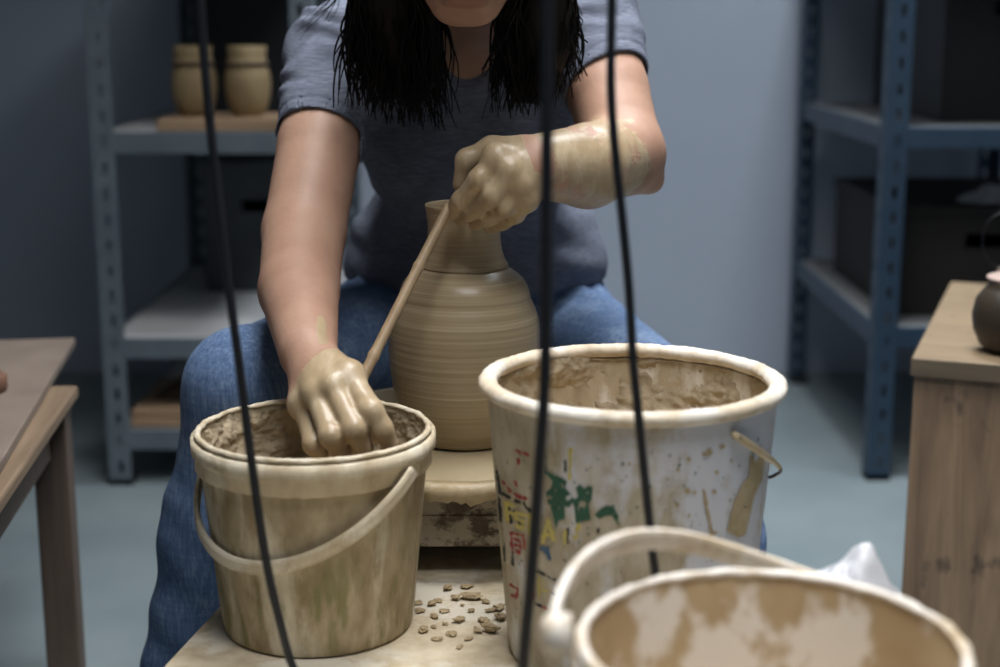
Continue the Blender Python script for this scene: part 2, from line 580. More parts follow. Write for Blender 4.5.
# crumpled sheet on the brown crate
def crumple(cx, cy, z, rx, ry, h, seed, nx=46, ny=34, edge=.35, soft=False):
    V, F = [], []
    for i in range(nx):
        for j in range(ny):
            u, v = i / (nx - 1) * 2 - 1, j / (ny - 1) * 2 - 1
            r = math.sqrt(u * u + v * v)
            x, y = u * math.sqrt(1 - v * v / 2), v * math.sqrt(1 - u * u / 2)
            rr = min(1, math.sqrt(x * x + y * y))
            f = max(0.0, 1 - rr ** 2.2)
            n = abs(fbm((x * 1.3 + seed, y * 1.3, seed), 2)) * .8 + .12 * abs(fbm((x * 5 + seed, y * 5, seed), 2))
            wob = 1 + edge * fbm((math.atan2(y, x) * 1.3, seed, 1), 2)
            zz = h * f * ((.9 + .35 * n) if soft else (.55 + 1.1 * n))
            V.append((cx + x * rx * wob, cy + y * ry * wob, z + max(0.0, zz) + .0015))
    for i in range(nx - 1):
        for j in range(ny - 1):
            a = i * ny + j
            F.append((a, a + ny, a + ny + 1, a + 1))
    nv = len(V)
    # underside closes the bundle
    V += [(x, y, z) for (x, y, zz) in V]
    F += [tuple(nv + i for i in reversed(f)) for f in F]
    rim = [i * ny for i in range(nx)] + [(nx - 1) * ny + j for j in range(1, ny)] + [i * ny + ny - 1 for i in range(nx - 2, -1, -1)] + [j for j in range(ny - 2, 0, -1)]
    for a, b in zip(rim, rim[1:] + rim[:1]):
        F.append((b, a, a + nv, b + nv))
    return V, F


V, F = crumple(1.045, 3.16, .5445, .07, .05, .035, 3.1)
tag(obj('crumpled_plastic', V, F, MAT['bag'], smooth=True, origin=(1.045, 3.16, .5445)), 'crumpled white plastic lying on the brown crate in the blue rack', 'plastic')
V, F = crumple(.528, 2.12, 0, .106, .085, .138, 4.3, 60, 46, .12, True)
tag(obj('plastic_sack', V, F, MAT['bag'], smooth=True, origin=(.528, 2.12, 0)), 'crumpled white plastic sack on the floor beside the wooden cabinet', 'sack')

# pots on the rack's upper shelf
MB().box((-.675, 2.935, .7105), (-.375, 3.16, .7315)).out
bd = MB().box((-.15, -.115, 0), (.15, .115, .022)).out('ware_board', MAT['board'], angle=.002)
bd.location = (-.513, 3.03, .7095)
tag(bd, 'pale wooden ware board under the two clay pots on the grey rack', 'board')


def small_pot(x, y, z, label):
    p = empty('clay_pot', (x, y, z), label, 'pot', group=None)
    prof = [(.028, 0), (.036, .012), (.043, .035), (.046, .060), (.0445, .083), (.041, .094), (.0385, .098), (.042, .101), (.0425, .106), (.038, .110), (.037, .120), (.039, .138), (.0355, .138), (.034, .118), (.036, .104), (.040, .080), (.040, .05), (.03, .012), (.0, .012)]
    MB().lathe(prof, 48).out('pot_body', MAT['bisque'], p, smooth=True)
    MB().lathe([(.0415, .099), (.0445, .1015), (.0445, .1045), (.0415, .107)], 48, close=True).out('neck_band', MAT['sack'], p, smooth=True)
    return p


small_pot(-.612, 3.04, .7315, 'small buff clay pot on the ware board, left one by the rack post')
small_pot(-.503, 3.03, .7315, 'small buff clay pot on the ware board, right one nearer the potter\'s arm')

# sack and boards on the bottom shelf
V, F = crumple(-.56, 3.06, .150, .16, .10, .085, 5.2, 40, 30, .2)
tag(obj('clay_sack', V, F, MAT['sack'], smooth=True, origin=(-.56, 3.06, .15)), 'dark brown sack lying on boards on the bottom shelf of the grey rack', 'sack')
for k in range(2):
    b = MB().box((-.185, -.14, 0), (.185, .14, .0165)).out('plank_board', MAT['board'], angle=.002)
    b.location = (-.56, 3.06 + .012 * k, .1155 + .0172 * k)
    tag(b, ('lower' if k == 0 else 'upper') + ' of two stacked boards under the brown sack on the bottom shelf', 'board')

# ------------------------------------------------------------------ low table on the left
tcx = P(78, 385, 2.02)
tz = float(tcx[2])
TB = empty('low_table', (float(tcx[0]), float(tcx[1]), 0), 'low wooden table with pale top and dark legs at the left edge', 'table', rz=math.radians(6.3))
MB().box((-.62, -.95, tz - .018), (0, 0, tz)).out('table_top', MAT['table_top'], TB, angle=.004)
ap = MB().box((-.59, -.05, tz - .085), (-.03, -.03, tz - .018)).box((-.05, -.92, tz - .085), (-.03, -.05, tz - .018)).box((-.59, -.92, tz - .085), (-.57, -.05, tz - .018)).box((-.57, -.92, tz - .085), (-.05, -.90, tz - .018))
ap.out('apron', MAT['table_leg'], TB)
for (a, b) in ((-.055, -.062), (-.598, -.062), (-.055, -.94), (-.598, -.94)):
    MB().box((a, b, 0), (a + .046, b + .046, tz - .018)).out('leg', MAT['table_leg'], TB, angle=.003, origin=(a + .023, b + .023, 0))
g = P(75, 338, 2.27)
GB = MB().box((-.52, -1.0, 0), (0, 0, .013)).out('work_board', MAT['grey_board'], angle=.002)
GB.location = (float(g[0]), float(g[1]), tz + .0005)
GB.rotation_euler = (0, 0, math.radians(8.6))
tag(GB, 'thin grey brown board lying on the low table and overhanging it', 'board')
g = P(-16, 416, 1.93)
wb = MB()
wb.lathe([(.030, 0), (.033, .004), (.033, .020), (.028, .024), (.0, .024)], 32)
wb = wb.out('clay_disc', simple('red_brown_clay', C(120, 86, 66), C(100, 72, 56), 20, .7), smooth=True)
wb.location = (float(g[0]), float(g[1]), tz + .0137)
tag(wb, 'small round brown clay piece on the grey board, cut by the left frame edge', 'clay piece')

# ------------------------------------------------------------------ wooden cabinet on the right
cc_ = P(915, 357, 1.95)
cz = float(cc_[2])
CB = empty('wooden_cabinet', (float(cc_[0]), float(cc_[1]), 0), 'waist low pine cabinet with stained front at the right edge', 'cabinet', rz=math.radians(-21))
MB().box((-.004, -.006, cz - .024), (.60, .62, cz)).out('cabinet_top', MAT['cab_top'], CB, angle=.002)
MB().box((-.0042, -.0075, cz - .024), (.60, -.006, cz - .001)).out('front_edging', MAT['cab_edge'], CB)
cbm = MB()
cbm.box((0, .018, .0), (.018, .60, cz - .0245)).box((.578, .018, .0), (.596, .60, cz - .0245)).box((.018, .585, 0), (.578, .60, cz - .0245)).box((.018, .018, .02), (.578, .585, .038))
cbm.out('carcass', MAT['cab'], CB)
for k in range(3):
    a0 = .0 + k * .1987
    MB().box((a0 + .0004, 0, .0), (a0 + .1983, .0175, cz - .0245)).out('front_plank', MAT['cab'], CB, angle=.0012)
# things on the cabinet
pc = P(1015, 352, 1.93)
px_, py_ = float(pc[0]) + .014, float(pc[1]) + .05
MB_ = MB().lathe([(.030, 0), (.044, .010), (.053, .030), (.056, .050), (.052, .072), (.042, .086), (.036, .091), (.036, .096), (.032, .096), (.031, .088), (.045, .06), (.046, .03), (.0, .012)], 48)
pt = MB_.out('round_pot', MAT['pot'], smooth=True)
pt.location = (px_, py_, cz + .0005)
tag(pt, 'dark round clay pot on the wooden cabinet, cut by the right frame edge', 'pot')
sl = MB().lathe([(.0, 0), (.044, 0), (.046, .002), (.046, .005), (.043, .006), (.0, .006)], 40).out('clay_slab', MAT['pinkslab'], smooth=True)
sl.location = (px_ + .008, py_ + .004, cz + .0970)
tag(sl, 'thin pale pinkish clay disc resting on the dark round pot', 'clay piece')
g = P(1003, 240, 2.16)
lp = MB()
pts = [np.array((.030 * math.cos(a), 0, .040 * math.sin(a))) for a in np.linspace(0, 2 * PI, 25)]
lp.tube(pts, .0013, 6, cap=False)
lpo = empty('wire_tool', (float(g[0]), float(g[1]), cz + .0005), 'dark wire loop standing on the wooden cabinet behind the round pot', 'tool')
lz = float(g[2]) - cz
MB().lathe([(.022, 0), (.022, .012), (.008, .018), (.005, lz - .040), (.0, lz - .040)], 20).out('tool_stand', MAT['table_leg'], lpo, smooth=True)
lp.V = [(v[0], v[1], v[2] + lz) for v in lp.V]
lp.out('wire_loop', MAT['wire'], lpo, smooth=True)

# ------------------------------------------------------------------ platform
TZ = .360
PL = empty('work_platform', (-.05, 1.2, 0), 'low clay stained platform board under the buckets and the wheel', 'platform')
poly = [(-.405, .66), (.33, .66), (.30, 1.47), (.115, 1.49), (.115, 1.84), (-.165, 1.84), (-.165, 1.47), (-.263, 1.47)]


def prism(poly, z0, z1):
    n = len(poly)
    V = [(x, y, z0) for x, y in poly] + [(x, y, z1) for x, y in poly]
    F = [tuple(range(n - 1, -1, -1)), tuple(range(n, 2 * n))]
    F += [(i, (i + 1) % n, n + (i + 1) % n, n + i) for i in range(n)]
    return V, F


V, F = prism(poly, TZ - .022, TZ)
obj('platform_board', V, F, MAT['tray'], PL, world=True, angle=.003)
lip_ = MB()
lip_.box((-.405, .6565, TZ - .022), (.33, .66, TZ + .004))
lip_.out('front_lip', MAT['tray'], PL, world=True)
for (x, y) in ((-.36, .71), (.27, .71), (-.14, 1.74), (.05, 1.74)):
    MB().box((x, y, 0), (x + .05, y + .05, TZ - .022)).out('leg', MAT['table_leg'], PL, world=True, origin=(x + .025, y + .025, 0))

# ------------------------------------------------------------------ pottery wheel
VC = (-.039, 1.62)
WZ = .466
PW = empty('pottery_wheel', (VC[0], VC[1], TZ), 'clay covered potter\'s wheel carrying the tall vase', 'pottery wheel')
MB().lathe([(.02, WZ - .022), (.150, WZ - .020), (.165, WZ - .010), (.170, WZ - .001), (.166, WZ + .001), (.06, WZ), (0, WZ)], 96, (VC[0], VC[1], 0)).out('wheel_head', MAT['wheel'], PW, world=True, smooth=True)


def drip(th, i, r, z):
    n = fbm((math.cos(th) * 9, math.sin(th) * 9, i * .3), 3)
    n2 = math.sin(th * 46 + 5 * n)
    k = (1.0, .7, 0, 0, .5)[i % 5]
    return r + .0012 * n2 + .0012 * n, z - (k * .004 * max(0, n2 + n * 2) if z < WZ - .006 else 0)


MB().lathe([(.165, WZ - .016), (.1745, WZ - .0165), (.1775, WZ - .008), (.1755, WZ + .0005), (.164, WZ + .0015)], 240, (VC[0], VC[1], 0), drip, close=True).out('slip_rim', MAT['drip'], PW, world=True, smooth=True)
m = MB()
m.box((-.125, 1.472, .392), (.014, 1.79, WZ - .0225)).box((.0165, 1.472, .392), (.10, 1.79, WZ - .0225))
m.box((.014, 1.4745, .392), (.0165, 1.79, WZ - .0225)).box((-.123, 1.4705, .4245), (.012, 1.472, .4255))
m.out('housing', MAT['housing'], PW, world=True)
for (x, y) in ((-.125, 1.75), (.06, 1.75), (-.125, 1.50), (.06, 1.50)):
    MB().box((x, y, TZ + .0003), (x + .035, y + .035, .392)).out('housing_foot', MAT['rubber'], PW, world=True)
# splash pan: raised back half
V, F = [], []
n = 40
for i in range(n + 1):
    a = math.radians(22 + 136 * i / n)
    e = min(1, min(i, n - i) / 6)
    for (r, z) in ((.1785, WZ - .022), (.1785, WZ + .002 + .016 * e), (.1835, WZ + .002 + .016 * e), (.1835, WZ - .022)):
        V.append((VC[0] + r * math.cos(a), VC[1] + r * math.sin(a), z))
for i in range(n):
    for k in range(4):
        F.append((i * 4 + k, i * 4 + (k + 1) % 4, i * 4 + 4 + (k + 1) % 4, i * 4 + 4 + k))
F += [(3, 2, 1, 0), (n * 4, n * 4 + 1, n * 4 + 2, n * 4 + 3)]
obj('splash_pan', V, F, MAT['pan'], PW, world=True)

# ------------------------------------------------------------------ the vase
prof = [(.052, .000), (.058, .002), (.062, .010), (.067, .018), (.0765, .044), (.0815, .072), (.0838, .095), (.0838, .112), (.0828, .130), (.077, .149), (.0655, .171), (.055, .185), (.0500, .1912), (.0440, .1918), (.0430, .1930), (.0482, .1946), (.0468, .1980), (.0440, .203), (.0405, .216), (.0396, .228), (.0400, .243), (.0412, .254), (.0425, .2605), (.0415, .2622), (.0390, .2610), (.0365, .252), (.0355, .23), (.041, .20), (.07, .17), (.074, .1), (.055, .02), (0, .015)]
pp = catmull([np.array((a, b, 0)) for a, b in prof], 240)
prof2 = []
for k, p in enumerate(pp):
    r, z = max(0, p[0]), p[1]
    rip = .00022 * math.sin(z * 900 + 2 * math.sin(z * 130)) if .01 < z < .188 and r > .05 else (.00022 * math.sin(z * 1500) if z < .255 else 0)
    prof2.append((max(0, r + rip) if k < 200 else r, z))
vs = MB().lathe(prof2, 128).out('clay_vase', MAT['vase'], smooth=True)
vs.location = (VC[0], VC[1], WZ + .0012)
tag(vs, 'tall wet clay vase with narrow neck being thrown on the wheel', 'vase')

# ------------------------------------------------------------------ buckets


def bucket(name, label, cx, cy, Hh, Rr, Rb, mats, collar=None, lip_r=.005, residue=None, slurry=.07, seed=0, res_mat=None):
    """tapered pail: body with inner wall, rolled lip, optional collar band, dried clay inside, slip surface"""
    b = empty(name, (cx, cy, TZ + .0006), label, 'bucket')
    th = .003
    R = lambda z: Rb + (Rr - Rb) * z / Hh
    out = [(Rb - .006, 0), (Rb - .001, .002), (Rb, .006)] + [(R(z), z) for z in np.linspace(.012, Hh - .003, 16)]
    MB().lathe(out, 128).out('bucket_wall', mats[0], b, smooth=True)
    bw = b.children[-1]
    # remove the cap made at the top: rebuild as open wall with inside
    me = bw.data
    bm = bmesh.new()
    bm.from_mesh(me)
    big = [f for f in bm.faces if len(f.verts) > 8 and f.calc_center_median().z > Hh * .5]
    bmesh.ops.delete(bm, geom=big, context='FACES_ONLY')
    bm.to_mesh(me)
    bm.free()
    inn = [(R(Hh) - th, Hh - .002)] + [(R(z) - th, z) for z in np.linspace(Hh - .012, .01, 14)] + [(Rb - .02, .006), (0, .005)]
    m = MB()
    m.lathe(inn, 128)
    m.F = [f for f in m.F if not (len(f) > 8 and m.V[f[0]][2] > Hh * .5)]
    m.out('inner_wall', mats[2], b, smooth=True)
    # rolled lip, lumpy with dried clay
    lp = []
    for k in range(14):
        a = 2 * PI * k / 14
        lp.append((R(Hh) - th / 2 + lip_r * math.cos(a) * 1.0, Hh - lip_r * .55 + lip_r * .8 * math.sin(a)))

    def lump(th_, i, r, z):
        n = fbm((math.cos(th_) * 7 + seed, math.sin(th_) * 7, i * .15), 3)
        n2 = fbm((math.cos(th_) * 26 + seed, math.sin(th_) * 26, i * .4), 3)
        return r + (.0009 * n + .0006 * n2), z + .0007 * n + .0006 * n2
    MB().lathe(lp, 240, (0, 0, 0), lump, close=True).out('rim', mats[1], b, smooth=True)
    if collar:
        z0, z1, ex = collar
        cp = [(R(z0) - .001, z0), (R(z0) + ex, z0 + .001), (R(z0) + ex + .0005, (z0 + z1) / 2 - .002), (R(z1) + ex - .001, (z0 + z1) / 2), (R(z1) + ex + .0008, (z0 + z1) / 2 + .002), (R(z1) + ex + .0008, z1 - .001), (R(z1) - .001, z1)]

        def lump2(th_, i, r, z):
            n = fbm((math.cos(th_) * 9 + seed, math.sin(th_) * 9, z * 90), 3)
            return r + .0010 * n, z + (.0012 * n if i < 2 else 0)
        MB().lathe(cp, 200, (0, 0, 0), lump2, close=True).out('collar', mats[1], b, smooth=True)
    if residue:
        nt, nz = 420, 46
        zlo, zhi = Hh - slurry - .004, Hh - .007
        V, F = [], []
        for i in range(nz + 1):
            z = zlo + (zhi - zlo) * i / nz
            for k in range(nt):
                a = 2 * PI * k / nt
                r0 = R(z) - th
                tt = residue(a, (Hh - z), fbm((r0 * math.cos(a) * 28 + seed, r0 * math.sin(a) * 28, z * 34), 5), fbm((r0 * math.cos(a) * 110, r0 * math.sin(a) * 110 + seed, z * 120), 3))
                rr = r0 - max(-.0015, tt)
                V.append((rr * math.cos(a), rr * math.sin(a), z))
        for i in range(nz):
            for k in range(nt):
                k2 = (k + 1) % nt
                F.append((i * nt + k, (i + 1) * nt + k, (i + 1) * nt + k2, i * nt + k2))
        obj('dried_clay', V, F, res_mat or MAT['clay'], b, smooth=True)
    # slip surface
    zr = Hh - slurry
    V, F = [(0, 0, zr)], []
    nr, ns = 26, 96
    for i in range(1, nr + 1):
        r = (R(zr) - th - .0003) * i / nr
        for k in range(ns):
            a = 2 * PI * k / ns
            x, y = r * math.cos(a), r * math.sin(a)
            nn = fbm((x * 30 + seed, y * 30, seed), 4)
            V.append((x, y, zr + .007 * max(0, nn) + .002 * nn))
    for k in range(ns):
        F.append((0, 1 + k, 1 + (k + 1) % ns))
    for i in range(nr - 1):
        for k in range(ns):
            k2 = (k + 1) % ns
            a = 1 + i * ns
            F.append((a + k, a + ns + k, a + ns + k2, a + k2))
    obj('clay_slip', V, F, MAT['clay_wet'], b, smooth=True)
    return b, R


def bail_band(b, cx, pivot_deg, apex_L, R_h, z0, tilt_deg, mat, hw=.0065, ht=.003, n=60, bend=None, boss=True, side=1):
    """plastic strap handle from pivot to pivot; tilt<0 hangs, tilt>0 raised"""
    ph = math.radians(pivot_deg)
    pd = np.array((math.cos(ph), math.sin(ph), 0))
    ad = np.array((-math.sin(ph), math.cos(ph), 0)) * side     # apex side
    t_ = math.radians(tilt_deg)
    pts, outs = [], []
    for i in range(n + 1):
        f = PI * i / n
        tl = t_ if bend is None else math.radians(bend(i / n))
        s_ = math.sin(f)
        p = pd * R_h * math.cos(f) + ad * apex_L * s_ * math.cos(tl) + np.array((0, 0, z0 + apex_L * s_ * math.sin(tl)))
        pts.append(p)
        o = p.copy()
        o[2] = 0
        outs.append(o / np.linalg.norm(o))
    m = MB().band(pts, outs, hw, ht)
    h = m.out('bail_handle', mat, b, smooth=False)
    if boss:
        for s in (0, -1):
            q = pts[s]
            o = outs[s]
            MB().tube([q - o * .006, q + o * .002, q + o * .0045], [.0115, .0105, .007], 16).out('handle_boss', mat, b, smooth=True)
    return h


# left bucket
def res_l(a, dz, n, f):
    d = math.degrees(a) % 360
    bias = .0005 + .004 * math.exp(-((d - 150) / 22) ** 2) * math.exp(-((dz - .022) / .02) ** 2) + .0015 * math.exp(-((d - 40) / 40) ** 2)
    return bias + .006 * max(-.2, n) * (1 if 110 < d < 190 else .45) + .0022 * f


BL, RL = bucket('plastic_bucket', 'beige clay smeared bucket the potter dips a hand into, front left', -.174, 1.353, .193, .1085, .0905,
                (MAT['bucket_l'], MAT['bucket_l_rim'], MAT['bucket_l']), collar=(.158, .1885, .0048), lip_r=.0030, residue=res_l, slurry=.058, seed=2.0)
bail_band(BL, 0, 146, .132, .1165, .170, -38, MAT['bucket_l_rim'], .0062, .0028, boss=False)

# right bucket
RBc = (.117, 1.295)


def res_r(a, dz, n, f):
    d = math.degrees(a) % 360
    bias = -.0012
    bias += .0080 * math.exp(-((d - 124) / 22) ** 2) * math.exp(-((dz - .016 - (122 - d) * .0004) / .020) ** 2)
    bias += .004 * math.exp(-((d - 150) / 16) ** 2) * math.exp(-((dz - .055) / .03) ** 2)
    bias += .0065 * math.exp(-((d - 72) / 22) ** 2) * math.exp(-((dz - .068) / .022) ** 2)
    bias += .002 * math.exp(-((d - 60) / 30) ** 2) * math.exp(-((dz - .035) / .03) ** 2)
    return bias + .0052 * n + .002 * f


BR, RR = bucket('plastic_bucket', 'large white bucket with worn green and red print beside the vase', RBc[0], RBc[1], .2550, .1295, .109,
                (MAT['bucket_r'], MAT['bucket_r_rim'], MAT['bucket_r_in']), None, lip_r=.0085, residue=res_r, slurry=.074, seed=5.0)
for (a, b_) in ((.2425, .0015),):
    MB().lathe([(RR(a) - .0035, a - .0012), (RR(a) - .0055, a), (RR(a) - .0035, a + .0012)], 160, close=True).out('inner_ridge', MAT['bucket_r_in'], BR, smooth=True)
# wire bail, hanging behind on the right
a0 = math.radians(-53)
z0 = .230
hp = []
rw = RR(z0)
hp.append(np.array((math.cos(a0) * (rw - .002), math.sin(a0) * (rw - .002), z0)))
hp.append(np.array((math.cos(a0) * (rw + .006), math.sin(a0) * (rw + .006), z0 - .001)))
for (px, py, yy) in ((735, 435, 1.205), (752, 446, 1.235), (768, 457.5, 1.265), (776, 463.5, 1.28), (780.5, 469, 1.292), (778, 473.5, 1.31), (765, 474.5, 1.335)):
    q = P(px, py, yy)
    for _ in range(60):
        w_ = q - np.array((RBc[0], RBc[1], TZ + .0006))
        if math.hypot(w_[0], w_[1]) > RR(w_[2]) + .004: break
        yy -= .003 if yy < 1.30 else -.003
        q = P(px, py, yy)
    hp.append(w_)
for d in (22, 45, 70, 95, 115):
    a = math.radians(d)
    rr = RR(.19) + .006
    hp.append(np.array((math.cos(a) * rr, math.sin(a) * rr, .186 + .020 * (d / 115) ** 2)))
hp.append(np.array((math.cos(math.radians(127)) * (rw + .004), math.sin(math.radians(127)) * (rw + .004), z0)))
hpts = catmull(hp, 90)
wb_ = MB().tube(hpts, .0017, 8).out('wire_handle', MAT['wire'], BR, smooth=True)
k0, k1 = 8, 37
MB().tube(hpts[k0:k1], [.0022 + .0011 * math.sin(PI * min(1, (i + 3) / (k1 - k0))) for i in range(k1 - k0)], 10).out('clay_on_handle', MAT['drip'], wb_, smooth=True)
q = hp[0]
MB().tube([q * np.array((.985, .985, 1)), q * np.array((1.02, 1.02, 1))], [.0036, .0033], 12).out('handle_eyelet', MAT['wire'], BR, smooth=True)

# print and clay smears on the white bucket: thin layers hugging the wall
def seg_d(x, y, a, b):
    ax, ay = a
    bx, by = b
    dx, dy = bx - ax, by - ay
    t_ = np.clip(((x - ax) * dx + (y - ay) * dy) / (dx * dx + dy * dy + 1e-9), 0, 1)
    return np.hypot(x - ax - t_ * dx, y - ay - t_ * dy)


def in_poly(x, y, pl):
    ins = np.zeros(x.shape, bool)
    for (x0, y0), (x1, y1) in zip(pl, pl[1:] + pl[:1]):
        c = ((y0 > y) != (y1 > y)) & (x < (x1 - x0) * (y - y0) / (y1 - y0 + 1e-9) + x0)
        ins ^= c
    return ins


def Z(zx, zy, ox=490, oy=450, s=6.064):
    return (ox + zx / s, oy + zy / s)


def zl(pts, *a):
    return [Z(x, y, *a) for x, y in pts]


layers = []   # (kind, mask function of px, py) later ones lie over earlier ones


def strokes(ls, w, *a):
    ls = [zl(l, *a) for l in ls]

    def f(x, y):
        d = np.full(x.shape, 1e9)
        for l in ls:
            for p, q_ in zip(l[:-1], l[1:]):
                d = np.minimum(d, seg_d(x, y, p, q_))
        return d - w
    return f


def polys(pls, holes, *a):
    pls = [zl(p, *a) for p in pls]
    holes = [(Z(x, y, *a), r) for x, y, r in holes]

    def f(x, y):
        ins = np.zeros(x.shape, bool)
        for p in pls:
            ins |= in_poly(x, y, p)
        d = np.where(ins, -1.2, 1.2)
        for (hx, hy), r in holes:
            d = np.maximum(d, r - np.hypot(x - hx, y - hy))
        return d
    return f


layers.append(('p_black', strokes([[(58, 300), (68, 425)], [(112, 335), (128, 440)], [(150, 375), (190, 465)], [(208, 325), (240, 372)], [(470, 478), (472, 562)], [(458, 72), (460, 128)], [(584, 118), (587, 122)], [(656, 488), (657, 505)], [(45, 130), (62, 260), (120, 290)], [(150, 310), (185, 320)]], 1.5)))
layers.append(('p_black', strokes([[(250, 165), (345, 215)], [(330, 280), (350, 300)], [(240, 335), (300, 360)], [(75, 40), (78, 110)], [(120, 70), (122, 130)]], 1.3, 490, 540, 5.25)))
layers.append(('p_green', polys([[(345, 75), (345, 130), (375, 145), (410, 160), (440, 172), (468, 190), (455, 230), (490, 270), (510, 300), (480, 348), (452, 340), (456, 420), (415, 430), (402, 482), (385, 420), (368, 340), (352, 320), (340, 260), (370, 230), (380, 190), (335, 140)],
                                 [(520, 230), (545, 208), (572, 236), (600, 215), (622, 228), (616, 300), (598, 330), (612, 425), (580, 430), (520, 445), (512, 350), (495, 310), (530, 290)],
                                 [(632, 395), (660, 365), (700, 340), (745, 345), (775, 390), (786, 465), (760, 430), (735, 395), (700, 400), (665, 420)]],
                                [(562, 332, 3.2), (514, 274, 2.6), (402, 250, 1.5), (440, 222, 2.2), (476, 296, 2.0), (362, 290, 1.4), (420, 350, 1.2), (590, 262, 1.3)])))
layers.append(('p_yellow', strokes([[(96, 322), (108, 430)], [(96, 322), (140, 338)], [(102, 375), (136, 388)],                       # F
                                    [(205, 395), (165, 382), (160, 415), (205, 440), (200, 475), (168, 462)],                           # S
                                    [(222, 395), (262, 405)], [(240, 400), (236, 498)],                                                # T
                                    [(322, 560), (352, 425), (390, 550)], [(336, 510), (378, 512)],                                    # A
                                    [(452, 482), (456, 562)], [(538, 455), (514, 540)], [(488, 0), (482, 170)]], 2.0)))
layers.append(('p_red', strokes([[(150, 2), (182, 16)], [(200, 15), (235, 32)], [(78, 190), (125, 255)], [(155, 272), (215, 298)], [(195, 290), (220, 292)], [(158, 190), (160, 216)], [(170, 55), (178, 80)],
                                 [(130, 505), (205, 520)], [(130, 505), (140, 600)], [(150, 540), (190, 560), (188, 600)], [(205, 520), (212, 600)], [(140, 600), (190, 620)], [(150, 570), (190, 585)]], 1.15)))
layers.append(('p_red', strokes([[(115, 20), (160, 40)], [(120, 60), (160, 72)], [(108, 235), (150, 262), (135, 305), (115, 290)], [(228, 240), (235, 320)], [(280, 352), (300, 360)]], 1.2, 490, 540, 5.25)))
layers.append(('p_blue', strokes([[(275, 45), (310, 75)], [(300, 50), (312, 100)]], 2.4, 490, 540, 5.25)))
layers.append(('p_yellow', strokes([[(262, 200), (290, 240)], [(270, 260), (300, 270)], [(255, 180), (262, 300)]], 1.2, 490, 540, 5.25)))
smear = [strokes([[(346, 378), (380, 560)], [(375, 560), (395, 552)]], 1.4, 620, 400, 4.167),
         polys([[(538, 225), (560, 260), (600, 225), (590, 330), (556, 400), (540, 470), (520, 560), (490, 575), (440, 545), (470, 430), (510, 345), (532, 320)]], [(520, 445, .9)], 620, 400, 4.167)]
for (x, y, r) in ((280, 378, 4), (305, 385, 3), (422, 190, 4), (370, 216, 4), (350, 225, 3), (285, 246, 2.6), (240, 290, 2.2), (38, 265, 2), (145, 280, 1.6), (195, 330, 1.8), (390, 380, 2.4), (460, 255, 1.5), (400, 300, 2.6), (235, 435, 3.5), (285, 480, 2), (215, 520, 2)):
    smear.append(strokes([[(x, y), (x + .5, y + 2)]], r * .75, 620, 400, 4.167))
NTH, NZ = 1100, 330
ths = np.radians(np.linspace(-200, 8, NTH))
zs = np.linspace(.012, .224, NZ)
TH, ZZ = np.meshgrid(ths, zs, indexing='ij')
Rz = .109 + (.1295 - .109) * ZZ / .2550
wx, wy, wz = RBc[0] + Rz * np.cos(TH), RBc[1] + Rz * np.sin(TH), TZ + .0006 + ZZ
PXg, PYg = to_px(np.stack((wx, wy, wz), -1))
s1 = rng.normal(size=(NTH // 4 + 2, NZ // 4 + 2))


def smooth_noise(sz, seed):
    g_ = np.random.default_rng(seed).normal(size=(NTH // sz + 3, NZ // sz + 3))
    a, b = np.meshgrid(np.arange(NTH) / sz, np.arange(NZ) / sz, indexing='ij')
    i, j = a.astype(int), b.astype(int)
    u, v = a - i, b - j
    u, v = u * u * (3 - 2 * u), v * v * (3 - 2 * v)
    return (g_[i, j] * (1 - u) + g_[i + 1, j] * u) * (1 - v) + (g_[i, j + 1] * (1 - u) + g_[i + 1, j + 1] * u) * v


nzA = smooth_noise(3, 1) * .55 + smooth_noise(7, 2) * .6
facing = np.degrees(TH)
vis = (facing > -198) & (facing < 8)
lab = np.full((NTH, NZ), -1, int)
keys = ['p_black', 'p_green', 'p_yellow', 'p_red', 'p_blue']
for kx, f in layers:
    wear = .85 * nzA + (.15 if kx != 'p_green' else .05)
    lab[(f(PXg, PYg) + wear < .0) & vis] = keys.index(kx)
def sheet(mask, labs, off, name, mats, thick=0.0):
    ii, jj = np.nonzero(mask[:-1, :-1])
    if len(ii) == 0: return
    idx = lambda i, j: i * NZ + j
    rr = Rz + off
    V = np.stack((rr * np.cos(TH), rr * np.sin(TH), ZZ), -1).reshape(-1, 3)
    Fq = np.stack((idx(ii, jj), idx(ii + 1, jj), idx(ii + 1, jj + 1), idx(ii, jj + 1)), -1)
    used, inv = np.unique(Fq, return_inverse=True)
    return obj(name, V[used], inv.reshape(-1, 4), None, BR, mats=mats, fm=labs[ii, jj], smooth=True)


sheet(lab >= 0, lab, .0005, 'printed_label', [MAT[k] for k in keys])
sm = np.zeros((NTH, NZ), bool)
for f in smear:
    sm |= (f(PXg, PYg) + .55 * nzA < 0)
sheet(sm & vis, np.zeros_like(lab), .0009, 'clay_smear', [MAT['smear']])

